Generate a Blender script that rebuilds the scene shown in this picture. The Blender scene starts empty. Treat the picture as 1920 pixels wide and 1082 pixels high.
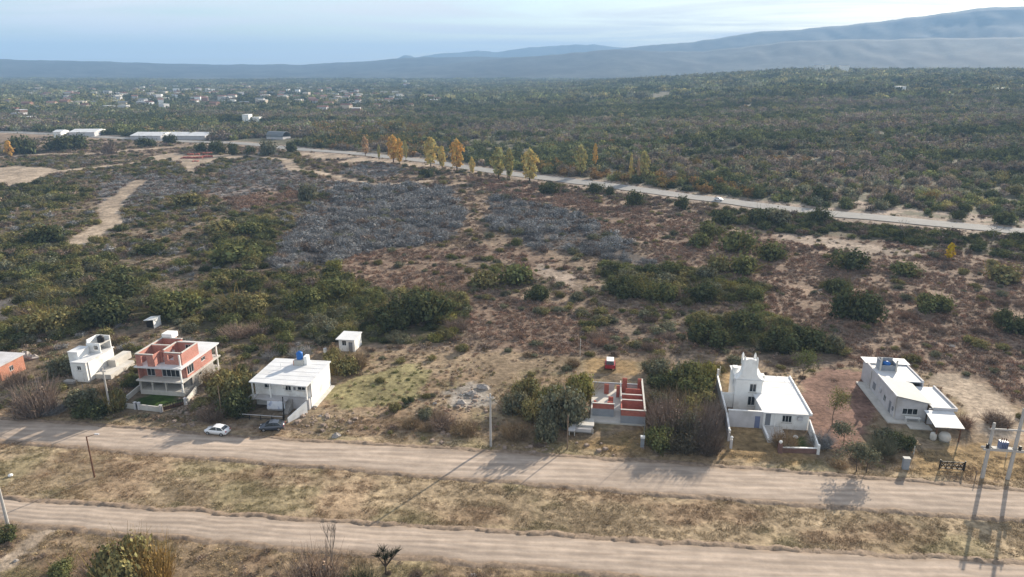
import bpy, math, random
import numpy as np
R = math.radians
random.seed(7)
rng = np.random.default_rng(7)
sc = bpy.context.scene

# ------------------------------------------------------------------ camera, sky, sun, exposure
FPX, HCAM = 1320.0, 60.0
PITCH = math.atan((541 - 125) / FPX)
cam_d = bpy.data.cameras.new('camera')
cam = bpy.data.objects.new('camera', cam_d)
sc.collection.objects.link(cam)
cam.location = (0, 0, HCAM)
cam.rotation_euler = (math.pi / 2 - PITCH, 0, 0)
cam_d.sensor_width = 36
cam_d.lens = FPX / 1920 * 36
cam_d.clip_start = 1
cam_d.clip_end = 60000
sc.camera = cam

SUN_EL, SUN_AZ = R(19.5), R(37)          # azimuth from +Y towards +X
world = bpy.data.worlds.new('World')
sc.world = world
world.use_nodes = True
wn, wl = world.node_tree.nodes, world.node_tree.links
wn.clear()
w_out = wn.new('ShaderNodeOutputWorld')
w_bg = wn.new('ShaderNodeBackground')
sky = wn.new('ShaderNodeTexSky')
sky.sky_type = 'NISHITA'
sky.sun_disc = False
sky.sun_elevation = SUN_EL
sky.sun_rotation = SUN_AZ
sky.air_density = 1.0
sky.dust_density = 0.4
sky.ozone_density = 2.0
w_bg.inputs['Strength'].default_value = 0.074
# thin streaky cloud sheet, laid out on a plane above the place
tc = wn.new('ShaderNodeTexCoord')
sep = wn.new('ShaderNodeSeparateXYZ')
wl.new(tc.outputs['Generated'], sep.inputs[0])
zadd = wn.new('ShaderNodeMath'); zadd.operation = 'ADD'; zadd.inputs[1].default_value = 0.035
zmax = wn.new('ShaderNodeMath'); zmax.operation = 'MAXIMUM'; zmax.inputs[1].default_value = 0.035
wl.new(sep.outputs['Z'], zadd.inputs[0]); wl.new(zadd.outputs[0], zmax.inputs[0])
dx = wn.new('ShaderNodeMath'); dx.operation = 'DIVIDE'
dy = wn.new('ShaderNodeMath'); dy.operation = 'DIVIDE'
wl.new(sep.outputs['X'], dx.inputs[0]); wl.new(zmax.outputs[0], dx.inputs[1])
wl.new(sep.outputs['Y'], dy.inputs[0]); wl.new(zmax.outputs[0], dy.inputs[1])
cmb = wn.new('ShaderNodeCombineXYZ')
wl.new(dx.outputs[0], cmb.inputs[0]); wl.new(dy.outputs[0], cmb.inputs[1])
cmap = wn.new('ShaderNodeMapping')
cmap.inputs['Scale'].default_value = (0.20, 0.34, 1)
cmap.inputs['Rotation'].default_value = (0, 0, R(9))
wl.new(cmb.outputs[0], cmap.inputs['Vector'])
cn = wn.new('ShaderNodeTexNoise')
cn.inputs['Scale'].default_value = 1.0
cn.inputs['Detail'].default_value = 7
cn.inputs['Roughness'].default_value = 0.62
cn.inputs['Distortion'].default_value = 0.7
wl.new(cmap.outputs[0], cn.inputs['Vector'])
cr = wn.new('ShaderNodeValToRGB')
cr.color_ramp.elements[0].position = 0.42; cr.color_ramp.elements[0].color = (0.22, 0.22, 0.22, 1)
cr.color_ramp.elements[1].position = 0.60; cr.color_ramp.elements[1].color = (0.92, 0.92, 0.92, 1)
wl.new(cn.outputs['Fac'], cr.inputs[0])
cmix = wn.new('ShaderNodeMixRGB')
cmix.inputs['Color2'].default_value = (6.4, 6.3, 6.2, 1)
wl.new(cr.outputs[0], cmix.inputs['Fac'])
wl.new(sky.outputs[0], cmix.inputs['Color1'])
wl.new(cmix.outputs[0], w_bg.inputs['Color'])
wl.new(w_bg.outputs[0], w_out.inputs['Surface'])

sun_d = bpy.data.lights.new('sun', 'SUN')
sun_d.energy = 5.0
sun_d.angle = R(0.5)
sun_d.color = (1.0, 0.88, 0.72)
sun = bpy.data.objects.new('sun', sun_d)
sc.collection.objects.link(sun)
sun.location = (300, 360, 400)
sun.rotation_euler = (math.pi / 2 - SUN_EL, 0, math.pi - SUN_AZ)

sc.view_settings.view_transform = 'Standard'
sc.view_settings.look = 'None'
sc.view_settings.exposure = 1.27
sc.view_settings.gamma = 1
sc.view_settings.use_curve_mapping = False
sc.render.engine = 'CYCLES'
sc.cycles.use_denoising = True
sc.cycles.max_bounces = 5
sc.cycles.diffuse_bounces = 3
sc.cycles.transparent_max_bounces = 6
sc.cycles.volume_bounces = 0

# ------------------------------------------------------------------ noise, projection to the ground, terrain
def _hash(ix, iy, seed):
    n = (ix * 374761393 + iy * 668265263 + seed * 974634777) & 0xffffffff
    n = ((n ^ (n >> 13)) * 1274126177) & 0xffffffff
    return ((n ^ (n >> 16)) & 0xffff) / 65535.0

def vnoise(x, y, seed=0):
    x = np.asarray(x, dtype=np.float64); y = np.asarray(y, dtype=np.float64)
    ix = np.floor(x).astype(np.int64); iy = np.floor(y).astype(np.int64)
    fx = x - ix; fy = y - iy
    fx = fx * fx * (3 - 2 * fx); fy = fy * fy * (3 - 2 * fy)
    a = _hash(ix, iy, seed); b = _hash(ix + 1, iy, seed)
    c = _hash(ix, iy + 1, seed); d = _hash(ix + 1, iy + 1, seed)
    return (a * (1 - fx) + b * fx) * (1 - fy) + (c * (1 - fx) + d * fx) * fy

def fbm(x, y, seed=0, oct=4):
    s = 0; a = 0.5; t = 0
    x = np.asarray(x, float); y = np.asarray(y, float)
    for i in range(oct):
        s = s + a * vnoise(x * 2 ** i, y * 2 ** i, seed + i * 17); t += a; a *= 0.5
    return s / t

def sm(x, a, b):
    t = np.clip((np.asarray(x, float) - a) / (b - a), 0, 1)
    return t * t * (3 - 2 * t)

TH = R(-7.6)
CT, ST = math.cos(TH), math.sin(TH)
def W(u, v):                              # lot grid (u along the street, v away from it) -> ground
    return u * CT - v * ST, u * ST + v * CT + 101
def UV(x, y):
    y = y - 101
    return x * CT + y * ST, -x * ST + y * CT

def terrain(x, y):
    x = np.asarray(x, float); y = np.asarray(y, float)
    u, v = UV(x, y)
    r = np.sqrt(x * x + y * y)
    far = sm(v, 34, 90)
    h = far * 1.3 * (fbm(x / 32 + 5, y / 32 + 9, 3, 3) - 0.5)
    h = h + sm(r, 160, 420) * 3.0 * (fbm(x / 140, y / 140, 11, 2) - 0.5)
    az = x / np.maximum(y, 1)
    t = sm(az, -0.05, 0.42)
    h = h + t * 46 * np.clip((r - 380) / 1650, 0, 1) * np.where(y > 0, 1, 0)
    h = h + t * sm(r, 420, 900) * 9 * (fbm(x / 210, y / 210, 23, 3) - 0.5) * 1.7 * (1 - sm(r, 1900, 2300))
    h = h - sm(r, 2150, 3200) * t * 44
    h = h + sm(r, 700, 1600) * 8 * (fbm(x / 500, y / 500, 29, 2) - 0.5)
    return h

def P(px, py, z=0.0, ground=True):
    a = (px - 960) / FPX; b = (py - 541) / FPX
    x = y = 0
    for _ in range(12 if ground else 1):
        d = (HCAM - z) / max(1e-4, (math.sin(PITCH) + b * math.cos(PITCH)))
        x, y = a * d, d * (math.cos(PITCH) - b * math.sin(PITCH))
        if ground: z = 0.5 * z + 0.5 * float(terrain(x, y))
    return x, y, z

def PROJ(x, y, z):
    dz = z - HCAM
    d = y * math.cos(PITCH) - dz * math.sin(PITCH)
    d = np.where(d < 1, 1, d)
    return 960 + FPX * x / d, 541 - FPX * (y * math.sin(PITCH) + dz * math.cos(PITCH)) / d

def mpp(x, y):                            # metres per photo pixel at a ground point
    return (y * math.cos(PITCH) + HCAM * math.sin(PITCH)) / FPX

def inside(px, py, poly):
    px = np.asarray(px, float); py = np.asarray(py, float)
    r = np.zeros(px.shape, bool)
    n = len(poly)
    for i in range(n):
        x0, y0 = poly[i]; x1, y1 = poly[(i + 1) % n]
        if y0 == y1: continue
        c = ((y0 > py) != (y1 > py)) & (px < (x1 - x0) * (py - y0) / (y1 - y0) + x0)
        r ^= c
    return r

def dist_poly(x, y, pts):
    d = np.full(np.shape(x), 1e9)
    for (x0, y0), (x1, y1) in zip(pts[:-1], pts[1:]):
        L2 = (x1 - x0) ** 2 + (y1 - y0) ** 2
        t = np.clip(((x - x0) * (x1 - x0) + (y - y0) * (y1 - y0)) / L2, 0, 1)
        d = np.minimum(d, np.hypot(x - x0 - t * (x1 - x0), y - y0 - t * (y1 - y0)))
    return d

# ------------------------------------------------------------------ materials
MATS = {}
def mat(name, col, rough=0.85, var=0.12, scale=1.2, spec=0.25, metal=0.0, bump=0.0, stain=None, stain_amt=0.0, coat=0):
    if name in MATS: return MATS[name]
    m = bpy.data.materials.new(name); m.use_nodes = True
    n, l = m.node_tree.nodes, m.node_tree.links
    b = n['Principled BSDF']
    b.inputs['Roughness'].default_value = rough
    b.inputs['Specular IOR Level'].default_value = spec
    b.inputs['Metallic'].default_value = metal
    if coat: b.inputs['Coat Weight'].default_value = coat
    t = n.new('ShaderNodeTexCoord')
    nz = n.new('ShaderNodeTexNoise'); nz.inputs['Scale'].default_value = scale; nz.inputs['Detail'].default_value = 5
    nz.inputs['Roughness'].default_value = 0.6
    l.new(t.outputs['Object'], nz.inputs['Vector'])
    rp = n.new('ShaderNodeValToRGB')
    rp.color_ramp.elements[0].position = 0.3; rp.color_ramp.elements[1].position = 0.7
    rp.color_ramp.elements[0].color = (*[c * (1 - var) for c in col], 1)
    rp.color_ramp.elements[1].color = (*[min(0.9, c * (1 + var)) for c in col], 1)
    l.new(nz.outputs['Fac'], rp.inputs[0])
    out = rp.outputs[0]
    if stain:
        n2 = n.new('ShaderNodeTexNoise'); n2.inputs['Scale'].default_value = scale * 0.45; n2.inputs['Detail'].default_value = 6
        l.new(t.outputs['Object'], n2.inputs['Vector'])
        r2 = n.new('ShaderNodeValToRGB'); r2.color_ramp.elements[0].position = 0.52; r2.color_ramp.elements[1].position = 0.72
        r2.color_ramp.elements[0].color = (0, 0, 0, 1); r2.color_ramp.elements[1].color = (stain_amt,) * 3 + (1,)
        l.new(n2.outputs['Fac'], r2.inputs[0])
        mx = n.new('ShaderNodeMixRGB'); mx.inputs['Color2'].default_value = (*stain, 1)
        l.new(r2.outputs[0], mx.inputs['Fac']); l.new(out, mx.inputs['Color1']); out = mx.outputs[0]
    l.new(out, b.inputs['Base Color'])
    if bump:
        bp = n.new('ShaderNodeBump'); bp.inputs['Strength'].default_value = bump; bp.inputs['Distance'].default_value = 0.05
        n3 = n.new('ShaderNodeTexNoise'); n3.inputs['Scale'].default_value = scale * 6; n3.inputs['Detail'].default_value = 3
        l.new(t.outputs['Object'], n3.inputs['Vector']); l.new(n3.outputs['Fac'], bp.inputs['Height'])
        l.new(bp.outputs[0], b.inputs['Normal'])
    MATS[name] = m
    return m

def brick_mat(name, c1, c2, mortar):
    m = bpy.data.materials.new(name); m.use_nodes = True
    n, l = m.node_tree.nodes, m.node_tree.links
    b = n['Principled BSDF']; b.inputs['Roughness'].default_value = 0.9; b.inputs['Specular IOR Level'].default_value = 0.15
    t = n.new('ShaderNodeTexCoord'); s = n.new('ShaderNodeSeparateXYZ'); l.new(t.outputs['Object'], s.inputs[0])
    a = n.new('ShaderNodeMath'); a.operation = 'ADD'; l.new(s.outputs['X'], a.inputs[0]); l.new(s.outputs['Y'], a.inputs[1])
    c = n.new('ShaderNodeCombineXYZ'); l.new(a.outputs[0], c.inputs[0]); l.new(s.outputs['Z'], c.inputs[1])
    k = n.new('ShaderNodeTexBrick'); l.new(c.outputs[0], k.inputs['Vector'])
    k.inputs['Color1'].default_value = (*c1, 1); k.inputs['Color2'].default_value = (*c2, 1); k.inputs['Mortar'].default_value = (*mortar, 1)
    k.inputs['Scale'].default_value = 1.0; k.inputs['Brick Width'].default_value = 0.34; k.inputs['Row Height'].default_value = 0.20
    k.inputs['Mortar Size'].default_value = 0.012
    nz = n.new('ShaderNodeTexNoise'); nz.inputs['Scale'].default_value = 0.9; nz.inputs['Detail'].default_value = 5
    l.new(t.outputs['Object'], nz.inputs['Vector'])
    mx = n.new('ShaderNodeMixRGB'); mx.blend_type = 'MULTIPLY'; mx.inputs['Fac'].default_value = 0.5
    l.new(k.outputs['Color'], mx.inputs['Color1']); l.new(nz.outputs['Fac'], mx.inputs['Color2'])
    g = n.new('ShaderNodeMixRGB'); g.blend_type = 'MULTIPLY'; g.inputs['Fac'].default_value = 1; g.inputs['Color2'].default_value = (1.3, 1.3, 1.3, 1)
    l.new(mx.outputs[0], g.inputs['Color1']); l.new(g.outputs[0], b.inputs['Base Color'])
    MATS[name] = m
    return m

M_white = mat('white_paint', (0.80, 0.80, 0.78), 0.7, 0.07, 0.8, stain=(0.40, 0.37, 0.33), stain_amt=0.7)
M_roofw = mat('white_roof_membrane', (0.60, 0.61, 0.62), 0.7, 0.08, 0.5, stain=(0.40, 0.38, 0.35), stain_amt=0.6)
M_plas = mat('pale_plaster', (0.50, 0.49, 0.50), 0.85, 0.10, 0.7, stain=(0.33, 0.31, 0.29), stain_amt=0.6)
M_conc = mat('concrete', (0.36, 0.34, 0.32), 0.9, 0.14, 0.9, bump=0.2, stain=(0.20, 0.18, 0.16), stain_amt=0.6)
M_conl = mat('pale_concrete', (0.52, 0.50, 0.46), 0.88, 0.12, 0.8, bump=0.15, stain=(0.30, 0.28, 0.25), stain_amt=0.55)
M_gblk = mat('grey_block', (0.27, 0.29, 0.32), 0.9, 0.12, 1.1, bump=0.2)
M_metal = mat('galvanised_sheet', (0.165, 0.18, 0.19), 0.7, 0.07, 0.5, spec=0.3)
M_dark = mat('dark_metal', (0.025, 0.022, 0.02), 0.6, 0.2, 2)
M_glass = mat('dark_glass', (0.02, 0.025, 0.03), 0.12, 0.1, 1, spec=0.6)
M_frame = mat('window_frame_white', (0.66, 0.66, 0.65), 0.6, 0.05, 1)
M_shut = mat('grey_shutter', (0.20, 0.21, 0.23), 0.7, 0.1, 2)
M_blue = mat('blue_plastic', (0.02, 0.13, 0.42), 0.45, 0.1, 1)
M_black = mat('black_plastic', (0.018, 0.018, 0.02), 0.45, 0.2, 1)
M_red = mat('red_paint', (0.33, 0.035, 0.04), 0.5, 0.12, 1)
M_orange = brick_mat('orange_brick', (0.50, 0.20, 0.125), (0.44, 0.165, 0.10), (0.42, 0.36, 0.30))
M_brick = brick_mat('salmon_brick', (0.47, 0.20, 0.155), (0.40, 0.155, 0.12), (0.40, 0.34, 0.30))
M_dbrick = brick_mat('shaded_brick', (0.20, 0.105, 0.085), (0.16, 0.08, 0.07), (0.25, 0.22, 0.20))  # reddish brick with the shade on it worked into a darker colour
M_rbrick = brick_mat('red_brick', (0.42, 0.115, 0.08), (0.34, 0.085, 0.06), (0.35, 0.27, 0.24))
M_wood = mat('weathered_wood', (0.20, 0.15, 0.11), 0.9, 0.25, 2)
M_rust = mat('rusty_steel', (0.13, 0.065, 0.04), 0.85, 0.3, 3)
M_pole = mat('pole_concrete', (0.40, 0.385, 0.365), 0.85, 0.1, 1.5)
M_rock = mat('pale_rock', (0.32, 0.29, 0.265), 0.95, 0.25, 1.5, bump=0.4)
M_tile = mat('terrace_tile', (0.48, 0.46, 0.44), 0.7, 0.12, 1.5)
M_bark = mat('bark', (0.085, 0.065, 0.05), 0.95, 0.3, 4, bump=0.3)
M_barkp = mat('pale_bark', (0.22, 0.19, 0.16), 0.95, 0.25, 4)
M_rubber = mat('tyre_rubber', (0.018, 0.018, 0.018), 0.85, 0.15, 3)
M_rim = mat('wheel_alloy', (0.42, 0.42, 0.43), 0.35, 0.05, 3, spec=0.5, metal=0.6)
M_carw = mat('white_car_paint', (0.74, 0.75, 0.76), 0.3, 0.02, 1, spec=0.5, coat=0.5)
M_cargrey = mat('dark_grey_car_paint', (0.055, 0.065, 0.085), 0.3, 0.04, 1, spec=0.5, coat=0.6)
M_lamp = mat('headlight_glass', (0.62, 0.63, 0.65), 0.2, 0.05, 2, spec=0.6)
M_tail = mat('tail_light_red', (0.30, 0.02, 0.02), 0.3, 0.05, 2, spec=0.5)
M_ins = mat('transformer_blue_grey', (0.16, 0.19, 0.30), 0.5, 0.1, 1.5)
M_ban = mat('banner_cloth', (0.62, 0.64, 0.68), 0.8, 0.05, 2.2, stain=(0.05, 0.12, 0.33), stain_amt=0.9)

def tint_mat(name, default, translucent=0.25, rough=0.75):
    """leaf colour = the plant's own tint (set on the plant) x a small difference between leaves"""
    m = bpy.data.materials.new(name); m.use_nodes = True
    n, l = m.node_tree.nodes, m.node_tree.links
    n.clear()
    o = n.new('ShaderNodeOutputMaterial')
    at = n.new('ShaderNodeAttribute'); at.attribute_type = 'INSTANCER'; at.attribute_name = 'tint'
    av = n.new('ShaderNodeAttribute'); av.attribute_type = 'GEOMETRY'; av.attribute_name = 'leafv'
    mu = n.new('ShaderNodeMixRGB'); mu.blend_type = 'MULTIPLY'; mu.inputs['Fac'].default_value = 1
    l.new(at.outputs['Color'], mu.inputs['Color1']); l.new(av.outputs['Color'], mu.inputs['Color2'])
    d = n.new('ShaderNodeBsdfDiffuse'); l.new(mu.outputs[0], d.inputs['Color'])
    if translucent:
        tr = n.new('ShaderNodeBsdfTranslucent'); l.new(mu.outputs[0], tr.inputs['Color'])
        ms = n.new('ShaderNodeMixShader'); ms.inputs[0].default_value = translucent
        l.new(d.outputs[0], ms.inputs[1]); l.new(tr.outputs[0], ms.inputs[2])
        l.new(ms.outputs[0], o.inputs['Surface'])
    else:
        l.new(d.outputs[0], o.inputs['Surface'])
    return m
M_leaf = tint_mat('leaf', (0.06, 0.07, 0.03), 0.17)
M_twig = tint_mat('dry_twig', (0.2, 0.18, 0.17), 0.0)

# ------------------------------------------------------------------ mesh builder and tagging
def link(o): sc.collection.objects.link(o); return o
class MB:
    def __init__(s, o=(0, 0, 0)): s.v, s.f, s.o = [], [], o
    def quad_prism(s, b, t):
        i = len(s.v); n = len(b)
        s.v += [tuple(p) for p in b] + [tuple(p) for p in t]
        s.f.append(tuple(i + k for k in range(n))[::-1]); s.f.append(tuple(i + n + k for k in range(n)))
        for k in range(n):
            j = (k + 1) % n
            s.f.append((i + k, i + j, i + n + j, i + n + k))
    def box(s, x0, x1, y0, y1, z0, z1):
        s.quad_prism([(x0, y0, z0), (x1, y0, z0), (x1, y1, z0), (x0, y1, z0)], [(x0, y0, z1), (x1, y0, z1), (x1, y1, z1), (x0, y1, z1)])
    def obox(s, a, b, w, z0, z1, z1b=None):        # a wall from a to b, w thick
        dx_, dy_ = b[0] - a[0], b[1] - a[1]; L = math.hypot(dx_, dy_); nx, ny = -dy_ / L * w / 2, dx_ / L * w / 2
        if z1b is None: z1b = z1
        p = [(a[0] - nx, a[1] - ny), (b[0] - nx, b[1] - ny), (b[0] + nx, b[1] + ny), (a[0] + nx, a[1] + ny)]
        tz = [z1, z1b, z1b, z1]
        s.quad_prism([(*q, z0) for q in p], [(*q, t) for q, t in zip(p, tz)])
    def slab(s, c, t):                              # sloping plate: four top corners, thickness
        s.quad_prism([(x, y, z - t) for x, y, z in c], c)
    def cyl(s, x, y, z0, z1, r0, r1=None, n=10, dx=0, dy=0):
        r1 = r0 if r1 is None else r1
        b = [(x + r0 * math.cos(2 * math.pi * k / n), y + r0 * math.sin(2 * math.pi * k / n), z0) for k in range(n)]
        t = [(x + dx + r1 * math.cos(2 * math.pi * k / n), y + dy + r1 * math.sin(2 * math.pi * k / n), z1) for k in range(n)]
        s.quad_prism(b, t)
    def tube(s, a, b, r0, r1=None, n=6):
        r1 = r0 if r1 is None else r1
        a = np.array(a, float); b = np.array(b, float); d = b - a; d /= np.linalg.norm(d) + 1e-9
        q = np.cross(d, (0, 0, 1.0)) if abs(d[2]) < 0.95 else np.cross(d, (1.0, 0, 0))
        q /= np.linalg.norm(q); w = np.cross(d, q)
        ang = [2 * math.pi * k / n for k in range(n)]
        s.quad_prism([a + r0 * (q * math.cos(t) + w * math.sin(t)) for t in ang], [b + r1 * (q * math.cos(t) + w * math.sin(t)) for t in ang])
    def lathe(s, x, y, prof, n=14):
        i = len(s.v)
        for r, z in prof:
            s.v += [(x + r * math.cos(2 * math.pi * k / n), y + r * math.sin(2 * math.pi * k / n), z) for k in range(n)]
        for j in range(len(prof) - 1):
            for k in range(n):
                k2 = (k + 1) % n
                s.f.append((i + j * n + k, i + j * n + k2, i + (j + 1) * n + k2, i + (j + 1) * n + k))
        s.f.append(tuple(i + k for k in range(n))[::-1]); s.f.append(tuple(i + (len(prof) - 1) * n + k for k in range(n)))
    def wall_u(s, u0, u1, v, t, z0, z1, op=()):      # wall along u with openings (u0,u1,z0,z1)
        s._wall(u0, u1, z0, z1, op, lambda a, b, c, d: s.box(a, b, v, v + t, c, d))
    def wall_v(s, v0, v1, u, t, z0, z1, op=()):
        s._wall(v0, v1, z0, z1, op, lambda a, b, c, d: s.box(u, u + t, a, b, c, d))
    def _wall(s, a0, a1, z0, z1, op, put):
        xs = sorted({a0, a1, *[o[0] for o in op], *[o[1] for o in op]})
        for a, b in zip(xs[:-1], xs[1:]):
            holes = sorted((o[2], o[3]) for o in op if o[0] <= a + 1e-6 and o[1] >= b - 1e-6)
            z = z0
            for h0, h1 in holes:
                if h0 > z + 1e-6: put(a, b, z, h0)
                z = max(z, h1)
            if z < z1 - 1e-6: put(a, b, z, z1)
    def build(s, name, m, parent=None, smooth=False):
        me = bpy.data.meshes.new(name)
        ox, oy, oz = s.o
        me.from_pydata([(x - ox, y - oy, z - oz) for x, y, z in s.v], [], s.f)
        me.materials.append(m)
        if smooth: me.polygons.foreach_set('use_smooth', [True] * len(me.polygons))
        o = link(bpy.data.objects.new(name, me))
        if parent: o.parent = parent
        return o

def tag(o, label, cat, group=None):
    o['label'] = label; o['category'] = cat
    if group: o['group'] = group
    return o
def empty(name, loc, rz, label, cat, group=None):
    o = link(bpy.data.objects.new(name, None)); o.location = loc; o.rotation_euler = (0, 0, rz); o.empty_display_size = 0.3
    return tag(o, label, cat, group)
def kind(o, k): o['kind'] = k; return o
class Thing:
    """a thing on the lot grid: its parts are given in lot coordinates (u, v, z)"""
    def __init__(s, name, label, cat, u, v, z=0, group=None):
        x, y = W(u, v); s.o = (u, v, z)
        s.e = empty(name, (x, y, z), TH, label, cat, group)
    def mb(s): return MB(s.o)
def window(T, parent, ax, a0, a1, z0, z1, c, outward=-1, bars=1, name='window'):
    """frame, mullion and pane set into an opening of a wall; ax 'u' runs along u at v = c"""
    f, g = T.mb(), T.mb(); w = 0.07
    def put(mb, p, q, r, s_, t0, t1):
        if ax == 'u': mb.box(p, q, min(c + t0, c + t1), max(c + t0, c + t1), r, s_)
        else: mb.box(min(c + t0, c + t1), max(c + t0, c + t1), p, q, r, s_)
    i = -outward
    put(f, a0, a1, z0, z0 + w, 0.03 * i, 0.11 * i); put(f, a0, a1, z1 - w, z1, 0.03 * i, 0.11 * i)
    put(f, a0, a0 + w, z0 + w, z1 - w, 0.03 * i, 0.11 * i); put(f, a1 - w, a1, z0 + w, z1 - w, 0.03 * i, 0.11 * i)
    for k in range(bars):
        m_ = a0 + (a1 - a0) * (k + 1) / (bars + 1)
        put(f, m_ - 0.03, m_ + 0.03, z0 + w, z1 - w, 0.04 * i, 0.10 * i)
    put(g, a0 + 0.03, a1 - 0.03, z0 + 0.03, z1 - 0.03, 0.12 * i, 0.14 * i)
    fo = f.build(name, M_frame, parent)
    g.build('pane', M_glass, fo)
    return fo

# ------------------------------------------------------------------ zones of the place (outlined from the photograph, laid on the ground)
ROAD1_T = [(-520, 171.5), (-91.2, 112.8), (-43.3, 106.0), (0.0, 101.2), (39.7, 95.9), (75.8, 90.6), (420, 44.0)]
ROAD1_B = [(-520, 164.0), (-86.3, 105.5), (-40.8, 98.7), (0.0, 93.1), (37.1, 87.9), (71.5, 83.6), (420, 36.8)]
ROAD2_T = [(-520, 148.0), (-74.6, 88.6), (-35.8, 84.2), (0.0, 80.5), (33.4, 77.2), (64.9, 74.3), (420, 42.0)]
ROAD2_B = [(-520, 143.0), (-71.1, 83.3), (-33.8, 78.4), (0.0, 74.3), (15.8, 72.0), (64.9, 67.0), (420, 34.5)]
def ipl(line, x):
    return np.interp(x, [p[0] for p in line], [p[1] for p in line])
HWY_PX = [(430, 268), (560, 280), (690, 290), (830, 306), (950, 325), (1080, 341), (1200, 356), (1320, 373), (1450, 390), (1600, 405), (1760, 420), (1920, 436)]
HWY = [P(*q)[:2] for q in HWY_PX] + [(330, 205), (460, 130)]
HWY = [(-520, 700)] + HWY
TRACKS = [([(150, 455), (185, 432), (215, 415), (200, 393), (222, 372), (245, 352), (262, 340)], 7.5),
          ([(0, 345), (45, 335), (100, 322), (160, 316), (230, 312)], 7),
          ([(150, 318), (300, 300), (380, 298), (450, 296)], 8),
          ([(360, 322), (350, 305), (345, 298)], 5),
          ([(470, 292), (540, 300), (550, 318), (590, 322)], 7),
          ([(590, 322), (640, 335), (700, 346), (760, 345), (815, 338)], 5),
          ([(430, 268), (300, 278), (180, 288), (60, 290), (0, 295)], 9)]
TRACKS = [([P(*q)[:2] for q in t], w) for t, w in TRACKS]
TRACK2 = ([P(*q)[:2] for q in [(1790, 715), (1820, 735), (1850, 770), (1870, 800)]], 7.0)
TRACK3 = ([P(*q)[:2] for q in [(-60, 1110), (30, 1040), (90, 990)]], 2.2)

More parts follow.
